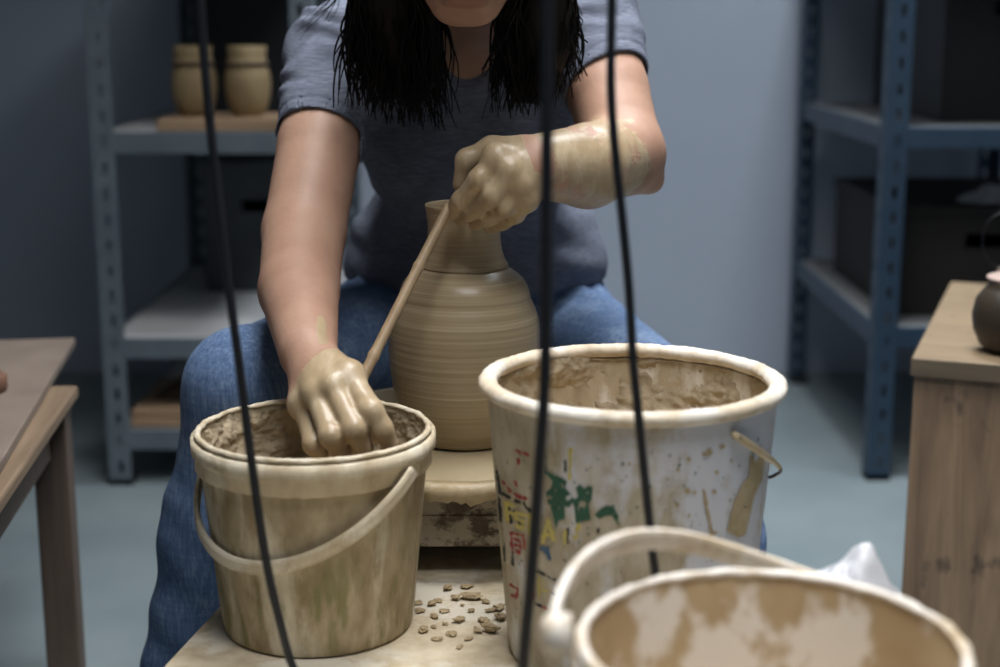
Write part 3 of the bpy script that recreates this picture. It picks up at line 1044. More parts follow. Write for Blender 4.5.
# foreground bucket
BF, RF = bucket('plastic_bucket', 'cream bucket with raised handle, blurred in the right foreground', .164, .850, .200, .116, .095,
                (MAT['bucket_f'], MAT['bucket_f'], MAT['bucket_f_in']), collar=(.168, .192, .0035), lip_r=.0036, residue=None, slurry=.12, seed=9.0)
hq = [P(px, py, yy) - np.array((.164, .850, TZ + .0006)) for (px, py, yy) in ((551, 634, .845), (557, 606, .868), (572, 576, .895), (597, 553, .925), (634, 540, .955), (680, 541, .978), (728, 553, .990), (780, 570, .990), (835, 590, .978), (890, 617, .948), (935, 650, .905), (955, 690, .855), (950, 724, .818))]
hq = catmull(hq, 70)
MB().band(hq, [nrm0(q * np.array((1, 1, 0)) + np.array((0, 0, .02))) for q in hq], .0072, .0034).out('bail_handle', MAT['bucket_f'], BF)
for q in (hq[0], hq[-1]):
    o = nrm0(q * np.array((1, 1, 0)))
    MB().tube([q - o * .012, q + o * .003, q + o * .006], [.013, .0118, .008], 16).out('handle_boss', MAT['bucket_f'], BF, smooth=True)

# ------------------------------------------------------------------ crumbs on the platform
n_c = 0
spots = [(440, 602, .9), (455, 600, 1.1), (475, 599, 1.3), (490, 603, 1.0), (447, 612, .9), (462, 622, 1.0), (432, 618, .7), (420, 622, 1.1), (424, 612, 1.2), (421, 632, .9), (452, 635, .9), (470, 612, .7), (484, 622, 1.2), (492, 632, 1.3), (497, 620, 1.0), (440, 640, .8), (478, 632, .6), (430, 605, .7), (463, 606, .6), (447, 625, .6), (486, 612, .8), (456, 648, .7), (436, 628, .55), (468, 640, .5), (418, 604, .8), (495, 610, .9), (504, 640, .8), (452, 590, .9), (462, 588, 1.1)]
for (px, py, s) in spots:
    yy = 1.4
    for _ in range(6):
        q = P(px, py, yy)
        yy *= (H - TZ) / (H - q[2])
    q = P(px + random.uniform(-5, 5), py + random.uniform(-4, 4), yy)
    if math.hypot(q[0] + .174, q[1] - 1.353) < .098 or math.hypot(q[0] - RBc[0], q[1] - RBc[1]) < .117:
        continue
    bm = bmesh.new()
    bmesh.ops.create_icosphere(bm, subdivisions=3, radius=1.0)
    sd = random.uniform(0, 50)
    ax, ay, az = .0064 * s * random.uniform(.6, 1.5), .0045 * s * random.uniform(.7, 1.3), .0019 * s * random.uniform(.6, 1.5)
    rz = random.uniform(0, PI)
    for v in bm.verts:
        k = 1 + .55 * fbm((v.co.x * 1.3 + sd, v.co.y * 1.3, v.co.z * 1.3), 3)
        x, y, z = v.co.x * ax * k, v.co.y * ay * k, v.co.z * az * k
        z += .35 * az * (x / ax) ** 2
        v.co = (x * math.cos(rz) - y * math.sin(rz), x * math.sin(rz) + y * math.cos(rz), z)
    zm = min(v.co.z for v in bm.verts)
    me = bpy.data.meshes.new('clay_crumb')
    for v in bm.verts: v.co.z -= zm
    bm.to_mesh(me)
    bm.free()
    me.materials.append(MAT['crumb'])
    o = bpy.data.objects.new('clay_crumb', me)
    COL.objects.link(o)
    o.location = (q[0], q[1], TZ + .0002)
    tag(o, 'crumb of dry clay scattered on the platform between the two buckets', 'clay crumb', 'clay crumbs on the platform')

# ------------------------------------------------------------------ hanging cables


def cable(label, pts, r, mat):
    sp = catmull(pts, 260)
    c = MB().tube(sp, r, 10).out('hanging_cable', mat, smooth=True, origin=sp[0])
    tag(c, label, 'cable')
    return c


def up(px, y, dx=0):
    a = P(px, 0, y)
    b = np.array((a[0] + dx, y, ZC - .002))
    return [b + (a - b) * f for f in np.linspace(0, .945, 18)]


yc = 1.13
pts = up(200, yc, -.02) + [P(200, 0, yc), P(207, 90, yc), P(215, 170, yc), P(226, 265, yc), P(240, 370, yc), P(252, 465, yc), P(266, 560, yc), P(280, 622, yc), P(293, 667, yc)]
e = pts[-1]
pts += [np.array((e[0] + .016, yc - .008, .395)), np.array((e[0] + .035, yc - .03, TZ + .0085)), np.array((e[0] + .05, yc - .10, TZ + .0072)), np.array((e[0] + .03, yc - .2, TZ + .0072))]
cable('black cable hanging in front of the beige bucket, leftmost of the three', pts, .0036, MAT['cable'])
yc = .98
pts = up(547, yc, .01) + [P(547, 0, yc), P(547, 90, yc), P(546.5, 200, yc), P(546, 300, yc), P(545, 380, yc), P(540, 455, yc), P(535, 530, yc), P(529, 600, yc), P(523, 667, yc)]
e = pts[-1]
pts += [np.array((e[0] - .004, yc, .40)), np.array((e[0] - .012, yc - .015, TZ + .0085)), np.array((e[0] - .03, yc - .07, TZ + .0078)), np.array((e[0] - .09, yc - .12, TZ + .0078))]
cable('dark cable hanging in front of the vase and the fist, middle of the three', pts, .0041, MAT['cable'])
yc = 1.075
pts = up(612, yc, .02) + [P(612, 0, yc), P(611, 90, yc), P(616, 160, yc), P(622, 215, yc), P(629, 290, yc), P(633, 360, yc), P(640, 430, yc), P(647, 500, yc), P(653, 556, yc), P(660, 610, yc)]
e = pts[-1]
pts += [np.array((e[0] + .006, yc, .43)), np.array((e[0] + .012, yc + .004, TZ + .0085)), np.array((e[0] + .05, yc + .018, TZ + .0072)), np.array((e[0] + .09, yc + .02, TZ + .0072))]
cable('black cable hanging in front of the white bucket, rightmost of the three', pts, .0034, MAT['cable'])

# ------------------------------------------------------------------ signed distance modelling of the potter
f32 = np.float32


def nrm(v):
    v = np.asarray(v, float)
    return v / np.linalg.norm(v)


class Cap:
    def __init__(s, a, b, ra, rb, k=.02, flat=None):
        s.a, s.b, s.ra, s.rb, s.k = np.asarray(a, float), np.asarray(b, float), ra, rb, k
        s.c = (s.a + s.b) / 2
        s.R = np.linalg.norm(s.b - s.a) / 2 + max(ra, rb) * (1 / min(1, flat[1]) if flat else 1) * 1.05
        s.flat = flat

    def d(s, p):
        ba = s.b - s.a
        pa = p - s.a
        if s.flat:
            n, f = s.flat
            n = nrm(n)
            pa = pa + (pa @ n)[:, None] * n * (1 / f - 1)
            ba = ba + (ba @ n) * n * (1 / f - 1)
        h = np.clip((pa @ ba) / (ba @ ba + 1e-12), 0, 1)
        return np.linalg.norm(pa - h[:, None] * ba, axis=1) - (s.ra + (s.rb - s.ra) * h)


class Ell:
    def __init__(s, c, r, k=.02, rot=None):
        s.c, s.r, s.k = np.asarray(c, float), np.asarray(r, float), k
        s.rot = rot
        s.R = max(r)

    def d(s, p):
        q = p - s.c
        if s.rot is not None:
            q = q @ s.rot
        k0 = np.linalg.norm(q / s.r, axis=1)
        k1 = np.linalg.norm(q / (s.r ** 2), axis=1)
        return np.where(k0 < 1e-6, -s.r.min(), k0 * (k0 - 1) / (k1 + 1e-9))


def smin(a, b, k):
    h = np.clip(.5 + .5 * (b - a) / k, 0, 1)
    return b * (1 - h) + a * h - k * h * (1 - h)


class Shape:
    def __init__(s, base, limbs=(), cut=None, inflate=0.0):
        s.base, s.limbs, s.cut, s.inflate = base, limbs, cut, inflate

    def pick(s, c, r):
        f = lambda q: np.linalg.norm(q.c - c) - q.R - abs(s.inflate) < r + .10
        return Shape([q for q in s.base if f(q)], [[q for q in l if f(q)] for l in s.limbs], s.cut, s.inflate)

    def d(s, p):
        d = np.full(len(p), .3)
        for q in s.base:
            d = smin(d, q.d(p), q.k)
        out = d
        allg = None
        for l in s.limbs:
            if not l: continue
            g = None
            for q in l:
                dd = q.d(p)
                g = dd if g is None else smin(g, dd, q.k)
            out = np.minimum(out, smin(d, g, .0055))
            allg = g if allg is None else smin(allg, g, .0007)
        if allg is not None:
            out = np.minimum(out, allg)
        out = out - s.inflate
        if s.cut is not None:
            out = s.cut(p, out)
        return out


def sdf_mesh(sh, lo, hi, h, B=20):
    lo, hi = np.asarray(lo, float), np.asarray(hi, float)
    N = np.ceil((hi - lo) / h).astype(int)
    NB = np.ceil(N / B).astype(int)
    S = N.max() + 2 * B + 8
    VS, GI, FS = [], [], []
    ar = np.arange(B + 1)
    gi, gj, gk = np.meshgrid(ar, ar, ar, indexing='ij')
    G = np.stack((gi, gj, gk), -1).reshape(-1, 3)
    diag = B * h * math.sqrt(3) / 2
    for bi in range(NB[0]):
        for bj in range(NB[1]):
            for bk in range(NB[2]):
                o = np.array((bi, bj, bk)) * B
                c = lo + (o + B / 2) * h
                sub = sh.pick(c, diag)
                if not sub.base and not any(sub.limbs): continue
                if abs(sub.d(c[None])[0]) > diag * 2.2 + .01: continue
                D = sub.d(lo + (G + o) * h).reshape(B + 1, B + 1, B + 1)
                D = np.where(D == 0, 1e-7, D)
                ins = D < 0
                if ins.all() or not ins.any(): continue
                cs = [ins[a:B + a, b:B + b, e:B + e] for a in (0, 1) for b in (0, 1) for e in (0, 1)]
                tot = sum(x.astype(int) for x in cs)
                ci, cj, ck = np.nonzero((tot > 0) & (tot < 8))
                acc = np.zeros((len(ci), 3))
                cnt = np.zeros(len(ci))
                for ax in range(3):
                    for a in (0, 1):
                        for b in (0, 1):
                            o0 = [0, 0, 0]
                            oth = [x for x in range(3) if x != ax]
                            o0[oth[0]], o0[oth[1]] = a, b
                            o1 = list(o0)
                            o1[ax] = 1
                            d0 = D[ci + o0[0], cj + o0[1], ck + o0[2]]
                            d1 = D[ci + o1[0], cj + o1[1], ck + o1[2]]
                            m_ = (d0 < 0) != (d1 < 0)
                            tt = np.where(m_, d0 / (d0 - d1 + (d0 == d1)), 0)
                            pt_ = np.array(o0)[None] + 0.0 * acc
                            pt_[:, ax] += tt
                            acc += pt_ * m_[:, None]
                            cnt += m_
                VS.append(lo + (np.stack((ci, cj, ck), -1) + o + acc / cnt[:, None]) * h)
                g0 = np.stack((ci, cj, ck), -1) + o + 1
                GI.append((g0[:, 0] * S + g0[:, 1]) * S + g0[:, 2])
                for ax in range(3):
                    sl0 = [slice(0, B)] * 3
                    sl1 = [slice(0, B)] * 3
                    sl1[ax] = slice(1, B + 1)
                    a_, b_ = ins[tuple(sl0)], ins[tuple(sl1)]
                    e = np.stack(np.nonzero(a_ != b_), -1)
                    if len(e) == 0: continue
                    fl = a_[e[:, 0], e[:, 1], e[:, 2]]
                    u, v = (ax + 1) % 3, (ax + 2) % 3
                    q = []
                    for (du, dv) in ((0, 0), (-1, 0), (-1, -1), (0, -1)):
                        ee = e + o + 1
                        ee[:, u] += du
                        ee[:, v] += dv
                        q.append((ee[:, 0] * S + ee[:, 1]) * S + ee[:, 2])
                    q = np.stack(q, -1)
                    q[~fl] = q[~fl][:, ::-1]
                    FS.append(q)
    V, GI, F = np.concatenate(VS), np.concatenate(GI), np.concatenate(FS)
    od = np.argsort(GI)
    GI, V = GI[od], V[od]
    ix = np.clip(np.searchsorted(GI, F), 0, len(GI) - 1)
    ok = (GI[ix] == F).all(1)
    return V, ix[ok]


def vnormals(V, F):
    n = np.cross(V[F[:, 2]] - V[F[:, 0]], V[F[:, 3]] - V[F[:, 1]])
    N = np.zeros_like(V)
    for k in range(4):
        np.add.at(N, F[:, k], n)
    return N / (np.linalg.norm(N, axis=1)[:, None] + 1e-12)


def attr(o, name, vals):
    a = o.data.attributes.new(name, 'FLOAT', 'POINT')
    a.data.foreach_set('value', np.asarray(vals, dtype=np.float32))


A = np.array
# ---- joints
S_R, S_L = P(336, 54, 1.83), P(590, 22, 1.84)
E_R, W_R = P(304, 232, 1.65), P(308, 352, 1.415)
F_R = P(299, 290, 1.548)
E_L, W_L = P(624, 154, 1.705), P(534, 166, 1.55)
M_L = P(588, 166, 1.625)
pel = A((-.035, 2.09, .50))
wai = A((-.033, 2.055, .625))
chs = A((-.036, 1.925, .785))
NK0, NK1 = A((-.036, 1.835, .905)), A((-.035, 1.705, .985))
HIP_R, HIP_L = A((-.140, 2.07, .495)), A((.070, 2.07, .495))
K_R, K_L = P(245, 388, 1.62), P(688, 428, 1.66)
A_R, A_L = A((-.385, 1.66, .09)), A((.29, 1.70, .09))
hup, hfw = nrm((0, -.66, .75)), nrm((0, -.75, -.66))
hsd = A((1.0, 0, 0))
HR = np.stack((hsd, -hfw, hup), 1)      # head frame columns: side, back, up
CH = P(466, 23, 1.605)
hc = CH + hup * .115 - hfw * .062


def hd(s, f, u):
    return hc + hsd * s + hfw * f + hup * u


torso = [Ell(pel, (.158, .118, .10), .05), Ell(wai, (.150, .112, .11), .06), Ell(wai + A((0, -.03, -.03)), (.125, .095, .07), .05), Ell(chs, (.140, .098, .13), .06),
         Cap(S_R + A((.05, .02, -.012)), S_L + A((-.05, .02, -.012)), .062, .062, .05),
         Ell(chs + A((-.065, -.062, -.008)), (.062, .052, .062), .03), Ell(chs + A((.065, -.062, -.008)), (.062, .052, .062), .03),
         Cap(NK0 + A((0, .02, -.03)), NK1, .056, .049, .035)]
arm_r = [Cap(S_R, S_R * .45 + E_R * .55, .052, .0475, .035), Cap(S_R * .45 + E_R * .55, E_R, .0475, .0455, .006),
         Cap(E_R, F_R, .0455, .0420, .008), Cap(F_R, W_R, .0420, .0285, .006)]
arm_l = [Cap(S_L, S_L * .45 + E_L * .55, .052, .047, .035), Cap(S_L * .45 + E_L * .55, E_L, .047, .045, .006),
         Cap(E_L, M_L, .045, .0455, .012), Cap(M_L, W_L, .0455, .0325, .006), Cap(E_L, P(650, 180, 1.71), .034, .016, .012)]
legs = []
for hp_, kn, an in ((HIP_R, K_R, A_R), (HIP_L, K_L, A_L)):
    legs += [Cap(hp_, kn, .080, .056, .04), Cap(kn, kn * .6 + an * .4, .053, .049, .025), Cap(kn * .6 + an * .4, an, .049, .032, .03), Cap(an, an + A((0, -.10, -.045)), .032, .026, .03)]
head = [Ell(hd(0, -.012, .02), (.071, .093, .083), .02, HR), Ell(hd(0, .022, -.045), (.054, .062, .066), .03, HR), Ell(hd(0, .055, -.099), (.023, .018, .017), .025, HR),
        Cap(hd(-.048, .01, -.07), hd(-.018, .052, -.098), .016, .014, .025), Cap(hd(.048, .01, -.07), hd(.018, .052, -.098), .016, .014, .025),
        Cap(hd(0, .080, .0), hd(0, .098, -.033), .008, .011, .012), Ell(hd(-.010, .088, -.036), (.008, .009, .007), .008, HR), Ell(hd(.010, .088, -.036), (.008, .009, .007), .008, HR),
        Cap(hd(-.045, .066, .018), hd(-.012, .080, .020), .008, .009, .012), Cap(hd(.045, .066, .018), hd(.012, .080, .020), .008, .009, .012),
        Ell(hd(-.036, .058, -.03), (.02, .018, .016), .02, HR), Ell(hd(.036, .058, -.03), (.02, .018, .016), .02, HR),
        Cap(hd(-.017, .074, -.0625), hd(.017, .074, -.0625), .0065, .0065, .008), Cap(hd(-.014, .073, -.0735), hd(.014, .073, -.0735), .0068, .0068, .008),
        Ell(hd(-.031, .073, -.001), (.0125, .010, .0095), .006, HR), Ell(hd(.031, .073, -.001), (.0125, .010, .0095), .006, HR),
        Ell(hd(-.073, -.012, -.012), (.007, .017, .030), .008, HR), Ell(hd(.073, -.012, -.012), (.007, .017, .030), .008, HR)]


def hand(W, mcps, fingers, thumb, back, rr):
    """palm prims and finger chains; mcps in order index..pinky"""
    base = []
    for i, m_ in enumerate(mcps):
        base.append(Cap(W, m_, .0205, .0140, .009))
        base.append(Ell(m_ + nrm(back) * .0045, (.0085, .0085, .0085), .008))
    base.append(Cap(mcps[0], mcps[3], .0140, .0125, .012))
    limbs = []
    for i, (m_, ch) in enumerate(zip(mcps, fingers)):
        r = rr[i]
        pts_ = [m_] + ch
        l = []
        rads = [r * 1.12, r * 1.02, r * .90, r * .74]
        for j in range(len(pts_) - 1):
            l.append(Cap(pts_[j], pts_[j + 1], rads[j], rads[min(j + 1, 3)], .006))
        limbs.append(l)
    tr = (.0155, .0128, .0112, .0090)
    limbs.append([Cap(thumb[j], thumb[j + 1], tr[j], tr[j + 1], .007) for j in range(len(thumb) - 1)])
    return base, limbs


mR = [P(349, 377, 1.352), P(333, 386, 1.340), P(316, 393, 1.344), P(304, 404, 1.356)]
fR = [[P(371, 411, 1.314), P(382, 429, 1.314), P(390, 444, 1.318)],
      [P(354, 429, 1.304), P(362, 447, 1.318), P(359, 458, 1.342)],
      [P(331, 436, 1.304), P(341, 453, 1.316), P(345, 464, 1.338)],
      [P(314, 444, 1.318), P(325, 459, 1.328), P(334, 468, 1.344)]]
tR = [P(325, 362, 1.405), P(352, 388, 1.392), P(366, 412, 1.372), P(374, 434, 1.352)]
hR, lR = hand(W_R, mR, fR, tR, P(330, 380, 1.30) - P(330, 380, 1.36), (.0108, .0105, .0102, .0094))
mL = [P(497, 158, 1.528), P(511, 170, 1.520), P(520, 184, 1.522), P(525, 198, 1.532)]
fL = [[P(479, 179, 1.520), P(461, 200, 1.537), P(450, 213, 1.560)],
      [P(492, 195, 1.518), P(473, 210, 1.540), P(461, 219, 1.565)],
      [P(505, 207, 1.526), P(489, 217, 1.549), P(475, 224, 1.569)],
      [P(516, 214, 1.542), P(503, 222, 1.559), P(490, 228, 1.571)]]
tL = [P(520, 150, 1.552), P(492, 149, 1.558), P(467, 160, 1.556), P(461, 184, 1.560)]
hL, lL = hand(W_L, mL, fL, tL, P(510, 175, 1.45) - P(510, 175, 1.52), (.0102, .0104, .0100, .0088))

# in-progress check helpers end here
body_shape = Shape(torso + arm_r + arm_l + legs + head + hR + hL, lR + lL)
every = body_shape.base + [q for l in body_shape.limbs for q in l]
allp = A([q.c + q.R for q in every]), A([q.c - q.R for q in every])
BV, BFc = sdf_mesh(body_shape, allp[1].min(0) - .02, allp[0].max(0) + .02, .0028)


def seg_t(p, a, b):
    ba = b - a
    return ((p - a) @ ba) / (ba @ ba)


def near(p, prims):
    d = np.full(len(p), 1e3)
    for q in prims:
        d = np.minimum(d, q.d(p))
    return d


def sst(x, a, b):
    t_ = np.clip((x - a) / (b - a), 0, 1)
    return t_ * t_ * (3 - 2 * t_)


bpx, bpy_ = to_px(BV)
clay = np.zeros(len(BV))
dRh = near(BV, hR + [q for l in lR for q in l])
dLh = near(BV, hL + [q for l in lL for q in l])
dLa = near(BV, arm_l[2:])
dRa = near(BV, arm_r[2:])
tr_ = seg_t(BV, W_R, (mR[1] + mR[2]) / 2)
clay = np.maximum(clay, (dRh < .006) * sst(tr_ + .25 * (bpx - 325) / 40, .25, .85))
strk = np.exp(-((bpx - 322 + (bpy_ - 330) * -.1) / 7) ** 2) * sst(bpy_, 300, 325) * (1 - sst(bpy_, 350, 372))
clay = np.maximum(clay, .75 * strk * (dRa < .01))
clay = np.maximum(clay, (dLh < .006) * 1.0)
tw = seg_t(BV, W_L, M_L)
te = seg_t(BV, M_L, E_L)
la = sst(tw, -.25, .0) * (1 - sst(te, .45, 1.25)) * .56
clay = np.maximum(clay, la * (dLa < .01))
clay = clay * (1 - .75 * np.exp(-((bpx - 527 - (bpy_ - 140) * .35) / 6) ** 2) * ((dLa < .012) | (dLh < .006)) * (bpy_ < 172))
hl = (BV - hc) @ np.stack((hsd, hfw, hup), 1)
lipm = ((np.abs(hl[:, 0]) < .024) & (hl[:, 1] > .066) & (hl[:, 2] < -.056) & (hl[:, 2] > -.080)).astype(float)
eye = (((np.abs(np.abs(hl[:, 0]) - .031) / .011) ** 2 + ((hl[:, 2] + .004) / .003) ** 2 < 1) & (hl[:, 1] > .05))
brow = (np.abs(np.abs(hl[:, 0]) - .030) < .017) & (np.abs(hl[:, 2] - .020) < .0035) & (hl[:, 1] > .05)
dark = (eye | brow).astype(float)
ORG = A((-.035, 2.09, .0))
PERSON = obj('person', BV, BFc, MAT['skin'], smooth=True, origin=ORG)
tag(PERSON, 'seated person in grey t-shirt and jeans shaping the vase, long dark hair falling forward', 'person')
attr(PERSON, 'clay', clay)
attr(PERSON, 'lip', lipm * .5)
attr(PERSON, 'dark', dark)

# ---- t-shirt
tS_R, tS_L = .50, .50
hemR, hemL = S_R + (E_R - S_R) * tS_R, S_L + (E_L - S_L) * tS_L
axR, axL = nrm(nrm(E_R - S_R) + A((-.05, 0, .10))), nrm(nrm(E_L - S_L) + A((.20, 0, .12)))
sleeve_r = [Cap(S_R + A((.0, .0, .002)), S_R + (E_R - S_R) * .62, .0545, .0445, .035)]
sleeve_l = [Cap(S_L + A((.0, .0, .002)), S_L + (E_L - S_L) * .62, .0545, .0450, .035)]
NKC = P(468, 60, 1.76)


def shirt_cut(p, d):
    armR, armL = sleeve_r[0].d(p), sleeve_l[0].d(p)
    tR_ = (p - hemR) @ axR
    tL_ = (p - hemL) @ axL
    outR = np.where((p[:, 0] < S_R[0] + .035) & (armR < .03), tR_, -1)
    outL = np.where((p[:, 0] > S_L[0] - .035) & (armL < .03), tL_, -1)
    d = np.maximum(d, np.where(outR > -.03, np.minimum(outR, .05), -.03))
    d = np.maximum(d, np.where(outL > -.03, np.minimum(outL, .05), -.03))
    # cuff openings
    cR = np.maximum(near(p, arm_r) - .0015, -(tR_ + .018))
    cL = np.maximum(near(p, arm_l) - .0015, -(tL_ + .018))
    d = np.maximum(d, -np.where(armR < .03, cR, 1))
    d = np.maximum(d, -np.where(armL < .03, cL, 1))
    # scoop neck and bottom hem
    nk = near(p, [Cap(P(468, 90, 1.74), NK1, .045, .075), Cap(P(468, 50, 1.72), A((-.035, 1.92, 1.02)), .05, .085)])
    d = np.maximum(d, -nk)
    hem = .574 + .06 * np.clip((p[:, 1] - 1.85) / .2, 0, 1) * 0
    return np.maximum(d, hem - p[:, 2])


sh_t = [Ell(pel + A((0, -.005, .05)), (.172, .134, .11), .05), Ell(wai + A((0, -.012, -.03)), (.160, .128, .10), .05)] + torso[1:7] + [Cap(NK0 + A((0, .02, -.03)), NK0 * .6 + NK1 * .4, .058, .055, .035)]
shirt_shape = Shape(sh_t + sleeve_r + sleeve_l, (), shirt_cut, .0060)
TV, TF = sdf_mesh(shirt_shape, (-.34, 1.70, .54), (.27, 2.26, 1.02), .0027)
TN = vnormals(TV, TF)
wr = np.zeros(len(TV))
tR_, tL_ = (TV - hemR) @ axR, (TV - hemL) @ axL
aR, aL = near(TV, sleeve_r), near(TV, sleeve_l)
for tt, aa in ((tR_, aR), (tL_, aL)):
    on = (aa < .012) & (tt < .012)
    wr += np.where(on, -.0010 * np.exp(-((tt + .014) / .0022) ** 2), 0)
    fold = np.sin((tt + .25 * (TV[:, 1] - 1.83) + .012 * np.sin(TV[:, 2] * 60 + TV[:, 0] * 40)) * 190)
    wr += np.where(on, .0021 * fold * sst(-tt, .022, .05), 0)
bel = (TV[:, 2] < .80) & (np.abs(TV[:, 0] + .035) < .2)
fold = np.sin(TV[:, 2] * 105 + 9 * np.abs(TV[:, 0] + .035) * 6 + 2.2 * np.sin(TV[:, 0] * 32))
wr += np.where(bel, .0022 * fold * sst(.80 - TV[:, 2], 0, .08), 0)
fold2 = np.sin((TV[:, 0] * 0.7 + TV[:, 2] * .7) * 120 + 2 * np.sin(TV[:, 2] * 40))
wr += .0010 * fold2
TV = TV + TN * wr[:, None]
obj('t_shirt', TV, TF, MAT['shirt'], PERSON, world=True, smooth=True)

# ---- jeans
jl = [Ell(pel + A((0, .0, -.01)), (.170, .126, .098), .05), Cap(pel + A((-.03, 0, 0)), pel + A((-.025, -.025, .12)), .132, .134, .05), Cap(pel + A((.03, 0, 0)), pel + A((.025, -.025, .12)), .132, .134, .05)]
for hp_, kn, an in ((HIP_R, K_R, A_R), (HIP_L, K_L, A_L)):
    jl += [Cap(hp_, kn, .087, .060, .04), Cap(kn, kn * .62 + an * .38, .058, .057, .03), Cap(kn * .62 + an * .38, an, .057, .053, .03)]


def jeans_cut(p, d):
    return np.maximum(np.maximum(d, .065 - p[:, 2]), p[:, 2] - .632)


jsh = Shape(jl, (), jeans_cut, .0035)
JV, JF = sdf_mesh(jsh, (-.46, 1.54, .05), (.40, 2.28, .66), .0042)
JN = vnormals(JV, JF)
w = np.zeros(len(JV))
for hp_, kn, an in ((HIP_R, K_R, A_R), (HIP_L, K_L, A_L)):
    dk = np.linalg.norm(JV - kn, axis=1)
    tsh = seg_t(JV, kn, an)
    nearleg = near(JV, [Cap(kn, an, .07, .06)]) < .02
    w += np.where(nearleg, 0.0017 * np.sin(tsh * 34 + 3 * np.sin(JV[:, 0] * 30 + JV[:, 1] * 25)) * sst(tsh, .15, .4), 0)
    dh = np.linalg.norm(JV - (hp_ + A((0, -.09, .06))), axis=1)
    rad = np.sin(JV[:, 1] * 85 + JV[:, 0] * 60 * np.sign(JV[:, 0] + .035) + 2 * np.sin(JV[:, 0] * 45))
    w += .0042 * rad * np.exp(-(dh / .085) ** 2)
JV = JV + JN * w[:, None]
obj('jeans', JV, JF, MAT['jeans'], PERSON, world=True, smooth=True)
for an in (A_R, A_L):
    s_ = [Cap(an + A((0, .03, -.04)), an + A((0, -.10, -.052)), .040, .036, .02), Cap(an + A((0, .01, 0)), an + A((0, .0, -.04)), .042, .042, .02)]
    sv, sf = sdf_mesh(Shape(s_, (), lambda p, d: np.maximum(np.maximum(d, .002 - p[:, 2]), p[:, 2] - .10)), an + A((-.08, -.2, -.1)), an + A((.08, .12, .07)), .005)
    obj('shoe', sv, sf, MAT['shoe'], PERSON, world=True, smooth=True)

# ---- hair: a close cap and many wavy locks
hm = MB()
cap_shape = Shape([Ell(hd(0, -.018, .024), (.080, .101, .092), .02, HR), Ell(hd(0, -.06, -.03), (.07, .06, .08), .03, HR)], (), lambda p, d: np.maximum(d, -Ell(hd(0, .085, -.052), (.052, .075, .088), .01, HR).d(p)))
hv, hf = sdf_mesh(cap_shape, hc - .17, hc + .17, .005)
hm.add(hv, [tuple(f) for f in hf])


def lock(pts, r0, amp, nseg=22):
    sp = catmull(pts, nseg)
    p1, p2 = random.uniform(0, 6.3), random.uniform(0, 6.3)
    fr_ = random.uniform(7, 12)
    o = []
    for i, q in enumerate(sp):
        f = i / (nseg - 1)
        a = amp * max(0, f - (.55 if nseg > 30 else .25)) * (2.2 if nseg > 30 else 1.4)
        o.append(q + A((a * math.sin(fr_ * f + p1), a * .6 * math.sin(fr_ * f * 1.1 + p2), 0)))
    hm.tube(o, [r0 * (1 - .75 * (i / (nseg - 1)) ** 1.6) for i in range(nseg)], 5)


for side, x0_, x1_ in ((-1, 384, 424), (1, 516, 550)):
    ms = [Cap(hd(side * .066, -.01, .03), hd(side * .084, -.01, -.06), .026, .028, .03)]
    for px in (x0_, (x0_ + x1_) / 2, x1_):
        ms += [Cap(hd(side * .088, -.01, -.06), P(px, 45, 1.675), .024, .018, .03), Cap(P(px, 45, 1.675), P(px, 98, 1.70), .016, .006, .02)]
    v_, f_ = sdf_mesh(Shape(ms), hc + A((-.25, -.2, -.36)), hc + A((.25, .2, .16)), .006)
    hm.add(v_, [tuple(f) for f in f_])
for side, n_l, xs in ((-1, 520, (354, 442)), (1, 480, (498, 572))):
    for k in range(n_l):
        u = random.random()
        px = xs[0] + (xs[1] - xs[0]) * u
        inner = (u if side < 0 else 1 - u)          # 1 near the face
        ln = random.uniform(70, 132) - (26 * (1 - inner) ** 2 if side < 0 else 34 * (1 - inner) ** 2) - (12 if side > 0 else 0)
        yend = 1.672 + random.uniform(-.030, .030) + .03 * (1 - inner)
        af = random.uniform(-.75, .80)
        sc_ = math.sqrt(1 - af * af) * random.uniform(1.0, 1.05)
        over = [hd(side * .083 * math.sin(q_) * sc_, -.018 + .103 * af, .024 + .096 * math.cos(q_) * sc_) for q_ in (.04, .5, 1.0, 1.45)]
        ang = random.uniform(-.06, .03)
        mid1 = hd(side * (.092 + random.uniform(0, .022)), ang * .9 + .02, random.uniform(-.04, .02))
        tx = P(px, 0, yend)
        mid2 = A((tx[0] * .9 + mid1[0] * .1, yend + random.uniform(-.045, -.015), .945 + random.uniform(-.01, .012)))
        pend = P(px + random.uniform(-12, 12), ln, yend)
        lock(over + [mid1, mid2, pend * .5 + mid2 * .5 + A((random.uniform(-.006, .006), -.004, 0)), pend], random.uniform(.0014, .0034), random.uniform(.005, .017), 34)
